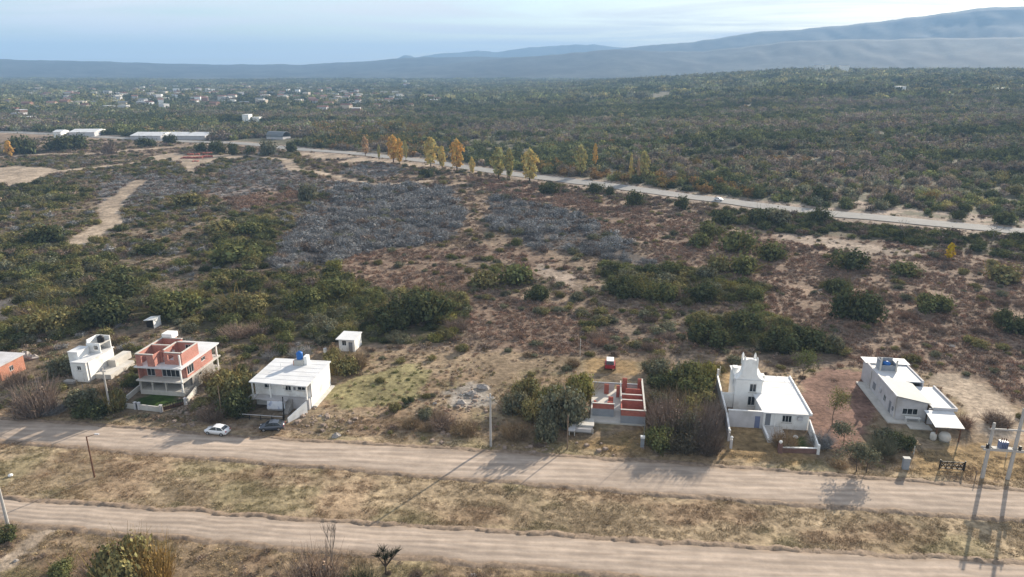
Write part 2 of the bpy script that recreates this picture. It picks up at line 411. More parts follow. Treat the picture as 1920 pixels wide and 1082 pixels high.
ZONES = [  # (id, outline in photo pixels)
    ('mixed', [(-400, 300), (560, 290), (620, 350), (520, 500), (640, 520), (560, 640), (-400, 650)]),
    ('thicket', [(-400, 470), (60, 440), (110, 470), (200, 480), (300, 520), (430, 515), (520, 530), (640, 505), (780, 535), (860, 530), (890, 590), (850, 640), (700, 648), (560, 640), (440, 640), (330, 610), (200, 600), (120, 640), (-400, 660)]),
    ('mixed', [(240, 480), (330, 470), (400, 500), (350, 560), (280, 540)]),
    ('thicket', [(-200, 350), (40, 350), (120, 340), (150, 370), (100, 390), (-200, 390)]),
    ('thicket', [(380, 420), (470, 400), (520, 420), (500, 500), (420, 490)]),
    ('red', [(640, 480), (760, 470), (900, 465), (1000, 470), (1060, 500), (980, 540), (880, 565), (760, 540), (690, 545), (640, 510)]),
    ('red', [(870, 545), (980, 560), (1100, 590), (1150, 640), (1050, 665), (920, 655), (880, 620)]),
    ('red', [(860, 330), (1000, 345), (1150, 385), (1300, 400), (1330, 440), (1290, 480), (1190, 455), (1080, 395), (930, 365)]),
    ('red', [(1200, 480), (1350, 440), (1480, 440), (1600, 440), (1950, 480), (2400, 520), (2400, 860), (1920, 800), (1850, 720), (1700, 690), (1560, 700), (1420, 620), (1300, 540)]),
    ('mixed2', [(850, 490), (960, 485), (1010, 530), (1100, 520), (1260, 500), (1440, 530), (1430, 590), (1200, 560), (1060, 560), (900, 535)]),
    ('mixed2', [(1060, 580), (1300, 575), (1420, 600), (1580, 640), (1560, 690), (1350, 660), (1150, 660)]),
    ('thicket', [(1120, 500), (1260, 510), (1430, 535), (1420, 570), (1270, 565), (1130, 545)]),
    ('thicket', [(1290, 590), (1400, 590), (1520, 620), (1570, 660), (1420, 665), (1300, 630)]),
    ('red', [(370, 360), (560, 350), (570, 375), (440, 395)]),
    ('grey', [(505, 495), (545, 430), (600, 375), (640, 345), (720, 345), (800, 352), (835, 348), (850, 370), (868, 430), (835, 455), (760, 468), (680, 478), (600, 495), (540, 505)]),
    ('grey', [(915, 378), (940, 368), (1000, 385), (1080, 400), (1130, 420), (1170, 445), (1190, 470), (1260, 498), (1210, 508), (1100, 480), (1000, 467), (965, 455), (930, 425)]),
    ('greyb', [(380, 355), (410, 340), (430, 312), (475, 297), (532, 302), (560, 325), (640, 345), (600, 362), (540, 352), (470, 368), (400, 372)]),
    ('greyb', [(640, 318), (700, 308), (770, 318), (720, 335), (650, 332)]),
    ('greyb', [(180, 345), (240, 330), (330, 330), (380, 360), (250, 380), (190, 400)]),
    ('pale', [(1000, 495), (1070, 510), (1090, 545), (1030, 530)]),
    ('pale', [(1420, 420), (1560, 445), (1700, 470), (1740, 490), (1620, 480), (1480, 450)]),
    ('pale', [(1560, 376), (1920, 408), (2300, 430), (2300, 445), (1920, 420), (1600, 392)]),
    ('hedge', [(1330, 400), (1480, 398), (1560, 418), (1700, 436), (1920, 448), (2400, 470), (2400, 520), (1920, 492), (1750, 470), (1560, 440), (1340, 418)]),
    ('dirt', [(270, 296), (330, 288), (440, 288), (470, 293), (400, 305), (355, 325), (340, 305)]),
    ('dirt', [(-300, 320), (60, 312), (110, 318), (60, 345), (-300, 360)]),
    ('dirt', [(560, 276), (700, 288), (830, 304), (900, 318), (830, 318), (700, 304), (600, 300), (555, 290)]),
    ('dirt', [(-60, 560), (40, 560), (25, 610), (-60, 620)]),
    ('mixed', [(-400, 640), (620, 640), (620, 800), (-400, 780)]),
    ('lot', [(590, 655),  (700, 655), (860, 660), (1100, 665), (1340, 690), (1560, 690), (1760, 705), (1900, 760), (2300, 850), (2300, 960), (960, 850), (590, 820)]),
    ('dirt', [(1762, 712), (1808, 706), (1852, 758), (1892, 812), (1846, 806), (1800, 752)]),
    ('redyard', [(1535, 690), (1630, 700), (1640, 790), (1600, 850), (1520, 830), (1500, 720)]),
    ('tan', [(1095, 668), (1205, 678), (1210, 705), (1110, 700)]),
    ('tan', [(1360, 680), (1390, 690), (1385, 730), (1358, 740)]),
    ('tan', [(1085, 825), (1205, 800), (1210, 850), (1090, 850)]),
    ('tan', [(1365, 805), (1460, 830), (1530, 862), (1500, 880), (1360, 862)]),
    ('tan', [(1700, 850), (1840, 830), (1935, 850), (1935, 915), (1700, 890)]),
    ('lotgreen', [(590, 740), (700, 700), (770, 680), (830, 700), (790, 750), (650, 770)]),
    ('rocky', [(845, 735), (900, 715), (930, 725), (925, 765), (860, 770)]),
    ('lawn', [(255, 745), (275, 732), (335, 738), (345, 748), (300, 765), (250, 757)]),
    ('lawn', [(1463, 815), (1515, 815), (1522, 850), (1470, 850)]),
    ('tan', [(1365, 765), (1362, 860), (1430, 860), (1430, 800)]),
]
ZCOL = {  # plain ground colours (dry soil, grass, scrub litter)
    'base': (0.195, 0.148, 0.108), 'mixed': (0.165, 0.130, 0.092), 'mixed2': (0.180, 0.138, 0.102), 'thicket': (0.085, 0.075, 0.045), 'red': (0.182, 0.132, 0.098),
    'grey': (0.10, 0.085, 0.075), 'greyb': (0.17, 0.145, 0.13), 'pale': (0.255, 0.205, 0.165), 'hedge': (0.10, 0.085, 0.06),
    'dirt': (0.31, 0.25, 0.19), 'lot': (0.230, 0.175, 0.118), 'redyard': (0.195, 0.122, 0.095), 'tan': (0.27, 0.19, 0.10), 'lotgreen': (0.200, 0.175, 0.092),
    'rocky': (0.275, 0.245, 0.21), 'lawn': (0.045, 0.075, 0.02), 'verge': (0.298, 0.230, 0.150), 'forest': (0.120, 0.112, 0.080), 'town': (0.085, 0.078, 0.062), 'near': (0.215, 0.16, 0.105)}
ZID = list(ZCOL)
def zone_of(x, y, warp=True):
    x = np.asarray(x, float); y = np.asarray(y, float)
    z = terrain(x, y)
    px, py = PROJ(x, y, z)
    m = mpp(x, y)
    if warp:
        w = 9.0 / np.maximum(1, m / 0.12) + 4.0 * (m > 0.14)
        px = px + (fbm(x / 9, y / 9, 41, 3) - 0.5) * 3.2 * w * 1.6
        py = py + (fbm(x / 9 + 50, y / 9, 43, 3) - 0.5) * 2.2 * w
    out = np.full(x.shape, ZID.index('base'))
    dh = dist_poly(x, y, HWY)
    yh = np.interp(x, [p[0] for p in HWY], [p[1] for p in HWY])
    beyond = (y > yh + 8)
    out[beyond] = ZID.index('forest')
    r = np.hypot(x, y)
    out[beyond & (x / np.maximum(y, 1) < -0.05) & (r > 1000)] = ZID.index('town')
    ok = ~beyond
    for name, poly in ZONES:
        s = inside(px, py, poly) & (ok | (name in ('pale', 'dirt'))) & (y > 60)
        out[s] = ZID.index(name)
    out[(dh < 13) & (out != ZID.index('hedge'))] = ZID.index('pale')
    for t, w in TRACKS + [TRACK2, TRACK3]:
        out[dist_poly(x, y, t) < w * (0.35 + 0.5 * fbm(x / 6, y / 6, 77, 2))] = ZID.index('dirt')
    t1 = ipl(ROAD1_T, x)
    out[y < t1 + 2.0 + 1.5 * fbm(x / 7, y / 7, 5, 2)] = ZID.index('verge')
    out[y < ipl(ROAD2_B, x)] = ZID.index('near')
    s = (y < ipl(ROAD2_B, x)) & (dist_poly(x, y, TRACK3[0]) < 1.3)
    out[s] = ZID.index('dirt')
    return out, px, py

# ------------------------------------------------------------------ ground sheet
def fan_rows():
    ys = [-160.0]; y = -160.0
    while y < 30: y += 10; ys.append(y)
    while y < 320: y += 1.0 if y < 135 else 1.0 + (y - 135) * 0.009; ys.append(y)
    while y < 13000: y *= 1.0125; ys.append(y)
    return np.array(ys)
ys = fan_rows(); NU = 420
us = np.linspace(-1.15, 1.15, NU)
Wd = 175 + 0.78 * np.maximum(ys, 0)
GX = us[None, :] * Wd[:, None]; GY = np.repeat(ys[:, None], NU, 1)
GZ = terrain(GX, GY)

zid, gpx, gpy = zone_of(GX, GY)
zc = np.array([ZCOL[k] for k in ZID])[zid]
n1 = fbm(GX / 5, GY / 5, 61, 4)[..., None]; n2 = fbm(GX / 22, GY / 22, 67, 3)[..., None]
zc = zc * (0.62 + 0.76 * n1) * (0.75 + 0.5 * n2)
# worn ochre, green and rust patches in the dry grass
vg = (zid == ZID.index('verge')) | (zid == ZID.index('near')) | (zid == ZID.index('lot'))
g = sm(fbm(GX / 6, GY / 6, 71, 3), 0.56, 0.70)[..., None] * vg[..., None]
zc = zc * (1 - g * 0.35) + np.array((0.16, 0.155, 0.075)) * g * 0.35
g = sm(fbm(GX / 8 + 31, GY / 5, 73, 3), 0.57, 0.70)[..., None] * vg[..., None]
zc = zc * (1 - g * 0.35) + np.array((0.23, 0.145, 0.095)) * g * 0.35
nr, nc = GX.shape
idx = np.arange(nr * nc).reshape(nr, nc)
fq = np.stack([idx[:-1, :-1], idx[:-1, 1:], idx[1:, 1:], idx[1:, :-1]], -1).reshape(-1, 4)

def np_mesh(name, co, quads, mats, col=None, smooth=False, mi=None):
    me = bpy.data.meshes.new(name)
    co = np.asarray(co, np.float32); quads = np.asarray(quads, np.int32)
    k = quads.shape[1]
    me.vertices.add(len(co)); me.vertices.foreach_set('co', co.ravel())
    me.loops.add(quads.size); me.loops.foreach_set('vertex_index', quads.ravel())
    me.polygons.add(len(quads)); me.polygons.foreach_set('loop_start', np.arange(len(quads), dtype=np.int32) * k)
    for m in mats: me.materials.append(m)
    if mi is not None: me.polygons.foreach_set('material_index', np.asarray(mi, np.int32))
    if smooth: me.polygons.foreach_set('use_smooth', np.ones(len(quads), bool))
    if col is not None:
        a = me.color_attributes.new('leafv', 'FLOAT_COLOR', 'POINT')
        a.data.foreach_set('color', np.concatenate([col, np.ones((len(col), 1))], 1).astype(np.float32).ravel())
    me.update(calc_edges=True); me.validate()
    return me

def ground_mat(name, fine=1.0, bump=0.5):
    m = bpy.data.materials.new(name); m.use_nodes = True
    n, l = m.node_tree.nodes, m.node_tree.links
    b = n['Principled BSDF']; b.inputs['Roughness'].default_value = 0.95; b.inputs['Specular IOR Level'].default_value = 0.05
    a = n.new('ShaderNodeAttribute'); a.attribute_name = 'leafv'
    t = n.new('ShaderNodeTexCoord')
    def noise(s, d, r=0.65):
        x = n.new('ShaderNodeTexNoise'); x.inputs['Scale'].default_value = s; x.inputs['Detail'].default_value = d; x.inputs['Roughness'].default_value = r
        l.new(t.outputs['Object'], x.inputs['Vector']); return x
    def ramp(x, lo, hi, p0=0.3, p1=0.7):
        q = n.new('ShaderNodeValToRGB'); q.color_ramp.elements[0].position = p0; q.color_ramp.elements[1].position = p1
        q.color_ramp.elements[0].color = (lo, lo, lo, 1); q.color_ramp.elements[1].color = (hi, hi, hi, 1)
        l.new(x.outputs['Fac'], q.inputs[0]); return q
    na, nb = noise(0.9 * fine, 6), noise(0.13, 6)
    ra, rb = ramp(na, 0.45, 1.5), ramp(nb, 0.62, 1.38)
    x1 = n.new('ShaderNodeMixRGB'); x1.blend_type = 'MULTIPLY'; x1.inputs[0].default_value = 1
    x2 = n.new('ShaderNodeMixRGB'); x2.blend_type = 'MULTIPLY'; x2.inputs[0].default_value = 1
    l.new(a.outputs['Color'], x1.inputs[1]); l.new(ra.outputs[0], x1.inputs[2])
    l.new(x1.outputs[0], x2.inputs[1]); l.new(rb.outputs[0], x2.inputs[2])
    l.new(x2.outputs[0], b.inputs['Base Color'])
    bp = n.new('ShaderNodeBump'); bp.inputs['Strength'].default_value = bump; bp.inputs['Distance'].default_value = 0.35
    nc_ = noise(1.6 * fine, 5); l.new(nc_.outputs['Fac'], bp.inputs['Height']); l.new(bp.outputs[0], b.inputs['Normal'])
    return m
M_ground = ground_mat('dry_ground')
gm = np_mesh('ground', np.stack([GX, GY, GZ], -1).reshape(-1, 3), fq, [M_ground], zc.reshape(-1, 3), True)
kind(link(bpy.data.objects.new('ground', gm)), 'structure')

# ------------------------------------------------------------------ roads and their graded banks
def road_mat(name, col, along=TH, contrast=1.0, ruts=False):
    m = bpy.data.materials.new(name); m.use_nodes = True
    n, l = m.node_tree.nodes, m.node_tree.links
    b = n['Principled BSDF']; b.inputs['Roughness'].default_value = 0.95; b.inputs['Specular IOR Level'].default_value = 0.05
    t = n.new('ShaderNodeTexCoord')
    mp = n.new('ShaderNodeMapping'); mp.inputs['Rotation'].default_value = (0, 0, -along); mp.inputs['Scale'].default_value = (0.02, 0.75, 1)
    l.new(t.outputs['Object'], mp.inputs['Vector'])
    st = n.new('ShaderNodeTexNoise'); st.inputs['Scale'].default_value = 1.6; st.inputs['Detail'].default_value = 4; l.new(mp.outputs[0], st.inputs['Vector'])
    nz = n.new('ShaderNodeTexNoise'); nz.inputs['Scale'].default_value = 0.35; nz.inputs['Detail'].default_value = 8; nz.inputs['Roughness'].default_value = 0.7
    l.new(t.outputs['Object'], nz.inputs['Vector'])
    ad = n.new('ShaderNodeMath'); ad.operation = 'ADD'; l.new(st.outputs['Fac'], ad.inputs[0]); l.new(nz.outputs['Fac'], ad.inputs[1])
    r = n.new('ShaderNodeValToRGB'); e = r.color_ramp.elements
    e[0].position = 0.78 / 2 + 0.03; e[1].position = 1.22 / 2 + 0.03
    k = 0.22 * contrast
    e[0].color = (*[c * (1 - k) for c in col], 1); e[1].color = (*[c * (1 + k * 0.8) for c in col], 1)
    hf = n.new('ShaderNodeMath'); hf.operation = 'MULTIPLY'; hf.inputs[1].default_value = 0.5; l.new(ad.outputs[0], hf.inputs[0])
    l.new(hf.outputs[0], r.inputs[0])
    if ruts:
        va = n.new('ShaderNodeAttribute'); va.attribute_name = 'leafv'
        vm = n.new('ShaderNodeMixRGB'); vm.blend_type = 'MULTIPLY'; vm.inputs[0].default_value = 1
        l.new(r.outputs[0], vm.inputs[1]); l.new(va.outputs['Color'], vm.inputs[2]); l.new(vm.outputs[0], b.inputs['Base Color'])
    else: l.new(r.outputs[0], b.inputs['Base Color'])
    bp = n.new('ShaderNodeBump'); bp.inputs['Strength'].default_value = 0.25; bp.inputs['Distance'].default_value = 0.08
    n3 = n.new('ShaderNodeTexNoise'); n3.inputs['Scale'].default_value = 2.2; n3.inputs['Detail'].default_value = 5; l.new(t.outputs['Object'], n3.inputs['Vector'])
    l.new(n3.outputs['Fac'], bp.inputs['Height']); l.new(bp.outputs[0], b.inputs['Normal'])
    return m
M_road = road_mat('dusty_gravel', (0.405, 0.33, 0.268), ruts=True)
M_asph = road_mat('grey_highway_surface', (0.285, 0.278, 0.266), R(-38), 0.7)
M_bank = mat('graded_earth', (0.215, 0.160, 0.115), 0.95, 0.35, 1.8, bump=0.8)

def road(name, top, bot, lift, seed):
    xs = np.concatenate([np.arange(-500, -130, 6), np.arange(-130, 130, 0.7), np.arange(130, 400, 6)])
    yt = ipl(top, xs) + 0.9 * (fbm(xs / 5, xs * 0, seed, 4) - 0.5); yb = ipl(bot, xs) + 0.9 * (fbm(xs / 5, xs * 0, seed + 5, 4) - 0.5)
    NK = 25; k = np.linspace(0, 1, NK)
    X = np.repeat(xs[:, None], NK, 1); Y = yb[:, None] * (1 - k) + yt[:, None] * k
    Z = terrain(X, Y) + lift + 0.10 * (1 - (2 * k - 1) ** 2)[None, :]
    Z[:, 0] -= 0.02; Z[:, -1] -= 0.02
    wv = 0.05 * (fbm(xs / 22, xs * 0, seed + 31, 2) - 0.5)[:, None] * 2        # wheel ruts wander along the road
    rut = sum(np.exp(-((k[None, :] - c0 - wv) / 0.034) ** 2) for c0 in (0.22, 0.40, 0.60, 0.78)) * (0.45 + 0.9 * fbm(X / 9, Y / 3, seed + 41, 3))
    Z -= 0.045 * rut
    pat = fbm(X / 6, Y / 2.2, seed + 51, 4); gv = sm(np.abs(k - 0.5), 0.36, 0.5)[None, :]
    cc = np.array((1.0, 1.0, 1.0)) * (0.80 + 0.26 * pat + 0.17 * rut)[..., None]
    cc = cc * (1 - 0.22 * (gv * fbm(X / 2, Y / 2, seed + 61, 3) * 1.6)[..., None] * np.array((0.8, 1.0, 1.25)))
    i = np.arange(X.size).reshape(X.shape)
    q = np.stack([i[:-1, :-1], i[1:, :-1], i[1:, 1:], i[:-1, 1:]], -1).reshape(-1, 4)
    kind(link(bpy.data.objects.new(name, np_mesh(name, np.stack([X, Y, Z], -1).reshape(-1, 3), q, [M_road], cc.reshape(-1, 3), True))), 'structure')
    return xs, yt, yb
r1 = road('gravel_road', ROAD1_T, ROAD1_B, 0.06, 101)
r2 = road('gravel_road', ROAD2_T, ROAD2_B, 0.06, 131)
def bank(xs, ye, side, seed, hmax):
    s = (xs > -140) & (xs < 140); xs = np.arange(-140, 140, 0.30); ye = np.interp(xs, r1[0], ye)
    prof = np.array([(-0.75, 0), (-0.35, 0.45), (0.0, 1.0), (0.4, 0.5), (0.85, 0)])
    am = hmax * np.clip(fbm(xs / 0.9, xs * 0, seed, 4) * 2.2 - 0.55, 0.08, 1.2) * (0.5 + 0.9 * fbm(xs / 14, xs * 0, seed + 3, 2))
    wob = 0.55 * (fbm(xs / 1.3, xs * 0 + 9, seed + 2, 3) - 0.5)
    X = np.repeat(xs[:, None], 5, 1) + 0.25 * (rng.random((len(xs), 5)) - 0.5)
    Y = (ye + wob + side * 0.25)[:, None] + prof[None, :, 0] * (0.7 + 0.6 * fbm(xs / 1.5, xs * 0, seed + 8, 2))[:, None]
    Z = terrain(X, Y) + prof[None, :, 1] * am[:, None] * (0.75 + 0.5 * rng.random((len(xs), 5))) - 0.02 + 0.05 * (prof[None, :, 1] > 0)
    i = np.arange(X.size).reshape(X.shape)
    q = np.stack([i[:-1, :-1], i[1:, :-1], i[1:, 1:], i[:-1, 1:]], -1).reshape(-1, 4)
    kind(link(bpy.data.objects.new('earth_bank', np_mesh('earth_bank', np.stack([X, Y, Z], -1).reshape(-1, 3), q, [M_bank], None, False))), 'structure')
bank(r1[0], r1[1], 1, 201, 0.26); bank(r1[0], r1[2], -1, 211, 0.20); bank(r2[0], r2[1], 1, 221, 0.27); bank(r2[0], r2[2], -1, 231, 0.18)

def strip(name, pts, w, m, lift, n=4, step=4.0, seed=0, rag=0.0):
    pts = np.array(pts); seg = np.hypot(*np.diff(pts, axis=0).T); L = np.concatenate([[0], np.cumsum(seg)])
    s = np.arange(0, L[-1], step); cx = np.interp(s, L, pts[:, 0]); cy = np.interp(s, L, pts[:, 1])
    kx = np.ones(9) / 9
    if len(cx) > 20:
        cx[4:-4] = np.convolve(cx, kx, 'valid'); cy[4:-4] = np.convolve(cy, kx, 'valid')
    tx, ty = np.gradient(cx), np.gradient(cy); tl = np.hypot(tx, ty); nx, ny = -ty / tl, tx / tl
    k = np.linspace(-0.5, 0.5, n + 1)
    ww = w * (1 + rag * (fbm(s / 8, s * 0, seed, 3) - 0.5))
    X = cx[:, None] + nx[:, None] * k * ww[:, None]; Y = cy[:, None] + ny[:, None] * k * ww[:, None]
    Z = terrain(X, Y) + lift
    i = np.arange(X.size).reshape(X.shape)
    q = np.stack([i[:-1, :-1], i[:-1, 1:], i[1:, 1:], i[1:, :-1]], -1).reshape(-1, 4)
    return kind(link(bpy.data.objects.new(name, np_mesh(name, np.stack([X, Y, Z], -1).reshape(-1, 3), q, [m], None, True))), 'structure')
strip('highway', HWY, 12.0, M_asph, 0.22)
# ------------------------------------------------------------------ mountains and haze
def ray_at(px, py, dist):
    a = (px - 960) / FPX; b = (py - 541) / FPX
    d = np.stack([a, np.cos(PITCH) - b * np.sin(PITCH), -np.sin(PITCH) - b * np.cos(PITCH)], -1)
    k = dist / np.hypot(d[..., 0], d[..., 1])
    return d[..., 0] * k, d[..., 1] * k, HCAM + d[..., 2] * k
M_hill = ground_mat('hill_scrub', 0.02, 0.0)
def ridge(name, line, dist, foot, seed, jag, col, back=900):
    px = np.linspace(line[0][0], line[-1][0], 620)
    py = np.interp(px, [p[0] for p in line], [p[1] for p in line])
    x, y, z = ray_at(px, py, dist)
    az = np.arctan2(x, y)
    z = z + jag * (fbm(az * 60, az * 0, seed, 5) - 0.5)
    t = np.concatenate([np.linspace(0, 1, 26), [1.06, 1.2]])
    rows = []
    for k in t:
        dd = foot + (dist - foot) * k
        s = k if k <= 1 else 1 - (k - 1) * 2.5
        prof = s ** 1.35 if s < 1 else 1
        gul = 0.20 * (np.abs(fbm(az * 26 + 1.5 * k, az * 9 + k * 4.5, seed + 7, 4) - 0.5) * 2 - 0.25) * 4 * s * max(0, 1 - s)
        zz = -25 + (z + 25) * np.clip(prof + gul * prof, 0, 1)
        rows.append(np.stack([x / dist * dd, y / dist * dd, zz], -1))
    V = np.stack(rows, 0)
    i = np.arange(V.shape[0] * V.shape[1]).reshape(V.shape[:2])
    q = np.stack([i[:-1, :-1], i[:-1, 1:], i[1:, 1:], i[1:, :-1]], -1).reshape(-1, 4)
    c = np.array(col)[None, :] * (0.1 + 1.8 * fbm(V[..., 0].ravel() / 150, V[..., 1].ravel() / 150, seed + 3, 5))[:, None]
    kind(link(bpy.data.objects.new(name, np_mesh(name, V.reshape(-1, 3), q, [M_hill], c, True))), 'structure')
ridge('plateau_hills', [(-2600, 104), (-600, 108), (0, 111), (200, 116), (400, 121), (560, 121), (700, 114), (760, 108), (900, 106), (1100, 112), (1300, 125), (1500, 135)], 5800, 3700, 11, 10, (0.040, 0.042, 0.038))
ridge('jagged_hills', [(500, 150), (640, 126), (720, 115), (745, 109), (757, 103), (770, 104), (778, 108), (800, 104), (830, 100), (862, 98), (895, 94), (930, 98), (965, 93), (1000, 88), (1042, 86), (1080, 84), (1115, 83), (1150, 88), (1250, 96), (1400, 120)], 9000, 7000, 23, 18, (0.040, 0.042, 0.038))
ridge('foothill', [(560, 140), (760, 128), (870, 117), (960, 108), (1060, 101), (1150, 92), (1240, 97), (1330, 95), (1420, 84), (1500, 76), (1600, 74), (1760, 72), (1920, 70), (2400, 66), (4200, 80)], 4900, 3100, 37, 14, (0.044, 0.046, 0.040))
ridge('mountain', [(900, 140), (1020, 116), (1120, 98), (1180, 89), (1230, 84), (1290, 79), (1340, 73), (1400, 63), (1425, 59), (1470, 58), (1560, 49), (1660, 39), (1740, 29), (1800, 20), (1860, 14), (1920, 12), (2100, 10), (2500, 14), (4200, 60)], 6400, 4300, 51, 16, (0.040, 0.042, 0.038))

HAZE_TOP = 6 + max(max(v.co.z for v in o.data.vertices) for o in sc.objects if o.name in ('mountain', 'foothill', 'jagged_hills', 'plateau_hills'))
print('haze top', HAZE_TOP)
hz = MB(); hz.box(-24000, 24000, -1500, 14500, -70, HAZE_TOP)
M_haze = bpy.data.materials.new('haze_air'); M_haze.use_nodes = True
_n = M_haze.node_tree.nodes; _n.clear()
_o = _n.new('ShaderNodeOutputMaterial'); _p = _n.new('ShaderNodeVolumePrincipled')
_p.inputs['Color'].default_value = (0.31, 0.525, 0.83, 1)
_p.inputs['Density'].default_value = 1.6e-4
_p.inputs['Anisotropy'].default_value = 0.0
M_haze.node_tree.links.new(_p.outputs[0], _o.inputs['Volume'])
kind(hz.build('haze', M_haze), 'stuff')

# ------------------------------------------------------------------ plants: leaf-built crowns
def quads_from(c, nrm, size, asp, g):
    """one small quad per leaf clump: centre c, facing nrm"""
    n = len(c)
    r = g.normal(size=(n, 3)); t = np.cross(nrm, r); t /= np.linalg.norm(t, axis=1)[:, None] + 1e-9
    b = np.cross(nrm, t)
    s = size[:, None]; a = asp[:, None]
    v = np.stack([c - t * s * a, c - b * s * 0.8, c + t * s * a, c + b * s], 1)
    return v.reshape(-1, 3)
def leafcol(n, g, lo=0.62, hi=1.35, hue=0.14):
    b = g.uniform(lo, hi, n)[:, None]
    h = g.uniform(-hue, hue, n)
    return np.clip(b * np.stack([1 + h, 1 + 0 * h, 1 - h * 0.8], 1), 0, 2)
def crown(seed, n, leaf, k=7, flat=0.85, spread=0.62, per=9, lob=(0.30, 0.52), base=0.12):
    g = np.random.default_rng(seed)
    ang = g.uniform(0, 2 * math.pi, k); rad = spread * np.sqrt(g.uniform(0.05, 1, k))
    lc = np.stack([rad * np.cos(ang), rad * np.sin(ang), flat * g.uniform(0.42, 0.85, k) * (1.05 - 0.45 * rad / spread)], 1)
    lr = g.uniform(*lob, k)
    m = n // per
    w = lr ** 2 / np.sum(lr ** 2)
    li = g.choice(k, m * 3, p=w)
    d = g.normal(size=(m * 3, 3)); d[:, 2] += 0.25; d /= np.linalg.norm(d, axis=1)[:, None]
    c = lc[li] + d * (lr[li] * g.uniform(0.62, 1.08, m * 3))[:, None] * np.array([1, 1, 0.85])
    inn = np.min(np.linalg.norm((c[:, None] - lc[None]), axis=2) / lr[None], axis=1)
    c_ok = (inn > 0.55) & (c[:, 2] > base * g.uniform(0.2, 1.3, len(c)))
    c, d = c[c_ok][:m], d[c_ok][:m]
    m = len(c)
    off = g.normal(size=(m, per, 3)) * leaf * 1.5
    lcen = (c[:, None] + off).reshape(-1, 3); lcen[:, 2] = np.maximum(lcen[:, 2], 0.02)
    nr_ = np.repeat(d, per, 0) * 1.1 + g.normal(size=(m * per, 3)) * 0.42 + np.array([0, 0, 0.35])
    nr_ /= np.linalg.norm(nr_, axis=1)[:, None]
    sz = leaf * g.uniform(0.6, 1.35, m * per)
    v = quads_from(lcen, nr_, sz, g.uniform(0.5, 1.0, m * per), g)
    cc = np.repeat(leafcol(m, g, 0.5, 1.45, 0.09), per, 0) * leafcol(m * per, g, 0.8, 1.2, 0.06)
    return v, np.repeat(cc, 4, 0)
def spikes(seed, n, h, w, lean=0.9, root=0.35, up=0.35, kink=0.25):
    """thin bent twigs or blades rising from a small base: two tapering quads each"""
    g = np.random.default_rng(seed)
    a = g.uniform(0, 2 * math.pi, n); rr = root * np.sqrt(g.uniform(0, 1, n))
    p0 = np.stack([rr * np.cos(a), rr * np.sin(a), g.uniform(0, 0.12, n)], 1)
    a2 = a + g.normal(size=n) * 0.9
    el = np.clip(g.normal(0.85, 0.35, n), up, 1.5)
    d = np.stack([np.cos(a2) * np.cos(el) * lean, np.sin(a2) * np.cos(el) * lean, np.sin(el)], 1)
    L = h * g.uniform(0.5, 1.1, n)[:, None]
    p1 = p0 + d * L * 0.55
    d2 = d + g.normal(size=(n, 3)) * kink; d2 /= np.linalg.norm(d2, axis=1)[:, None]
    p2 = p1 + d2 * L * 0.5
    s = np.cross(d, g.normal(size=(n, 3))); s /= np.linalg.norm(s, axis=1)[:, None]
    w0 = w * g.uniform(0.7, 1.3, n)[:, None]
    v = np.stack([p0 - s * w0, p0 + s * w0, p1 + s * w0 * .7, p1 - s * w0 * .7, p1 - s * w0 * .7, p1 + s * w0 * .7, p2 + s * w0 * .2, p2 - s * w0 * .2], 1).reshape(-1, 3)
    return v, np.repeat(leafcol(n, g, 0.6, 1.4, 0.06), 8, 0)
def tube_np(pts, rad, n=5):
    V = []
    for (p, r) in zip(pts, rad):
        V += [(p[0] + r * math.cos(2 * math.pi * k / n), p[1] + r * math.sin(2 * math.pi * k / n), p[2]) for k in range(n)]
    F = []
    for j in range(len(pts) - 1):
        for k in range(n):
            k2 = (k + 1) % n
            F.append((j * n + k, j * n + k2, (j + 1) * n + k2, (j + 1) * n + k))
    return np.array(V), np.array(F)
def stems(seed, k, top, r, spread=0.45, h0=0.0):
    g = np.random.default_rng(seed); V, F = [], []; o = 0
    for i in range(k):
        a = g.uniform(0, 6.28); b = spread * g.uniform(0.4, 1)
        pts = [(0.06 * math.cos(a), 0.06 * math.sin(a), h0 - 0.05), (0.35 * b * math.cos(a), 0.35 * b * math.sin(a), top * 0.45), (b * math.cos(a + .3), b * math.sin(a + .3), top)]
        v, f = tube_np(pts, [r, r * 0.75, r * 0.35]); V.append(v); F.append(f + o); o += len(v)
    return np.concatenate(V), np.concatenate(F)
def soup(v): return np.arange(len(v)).reshape(-1, 4)

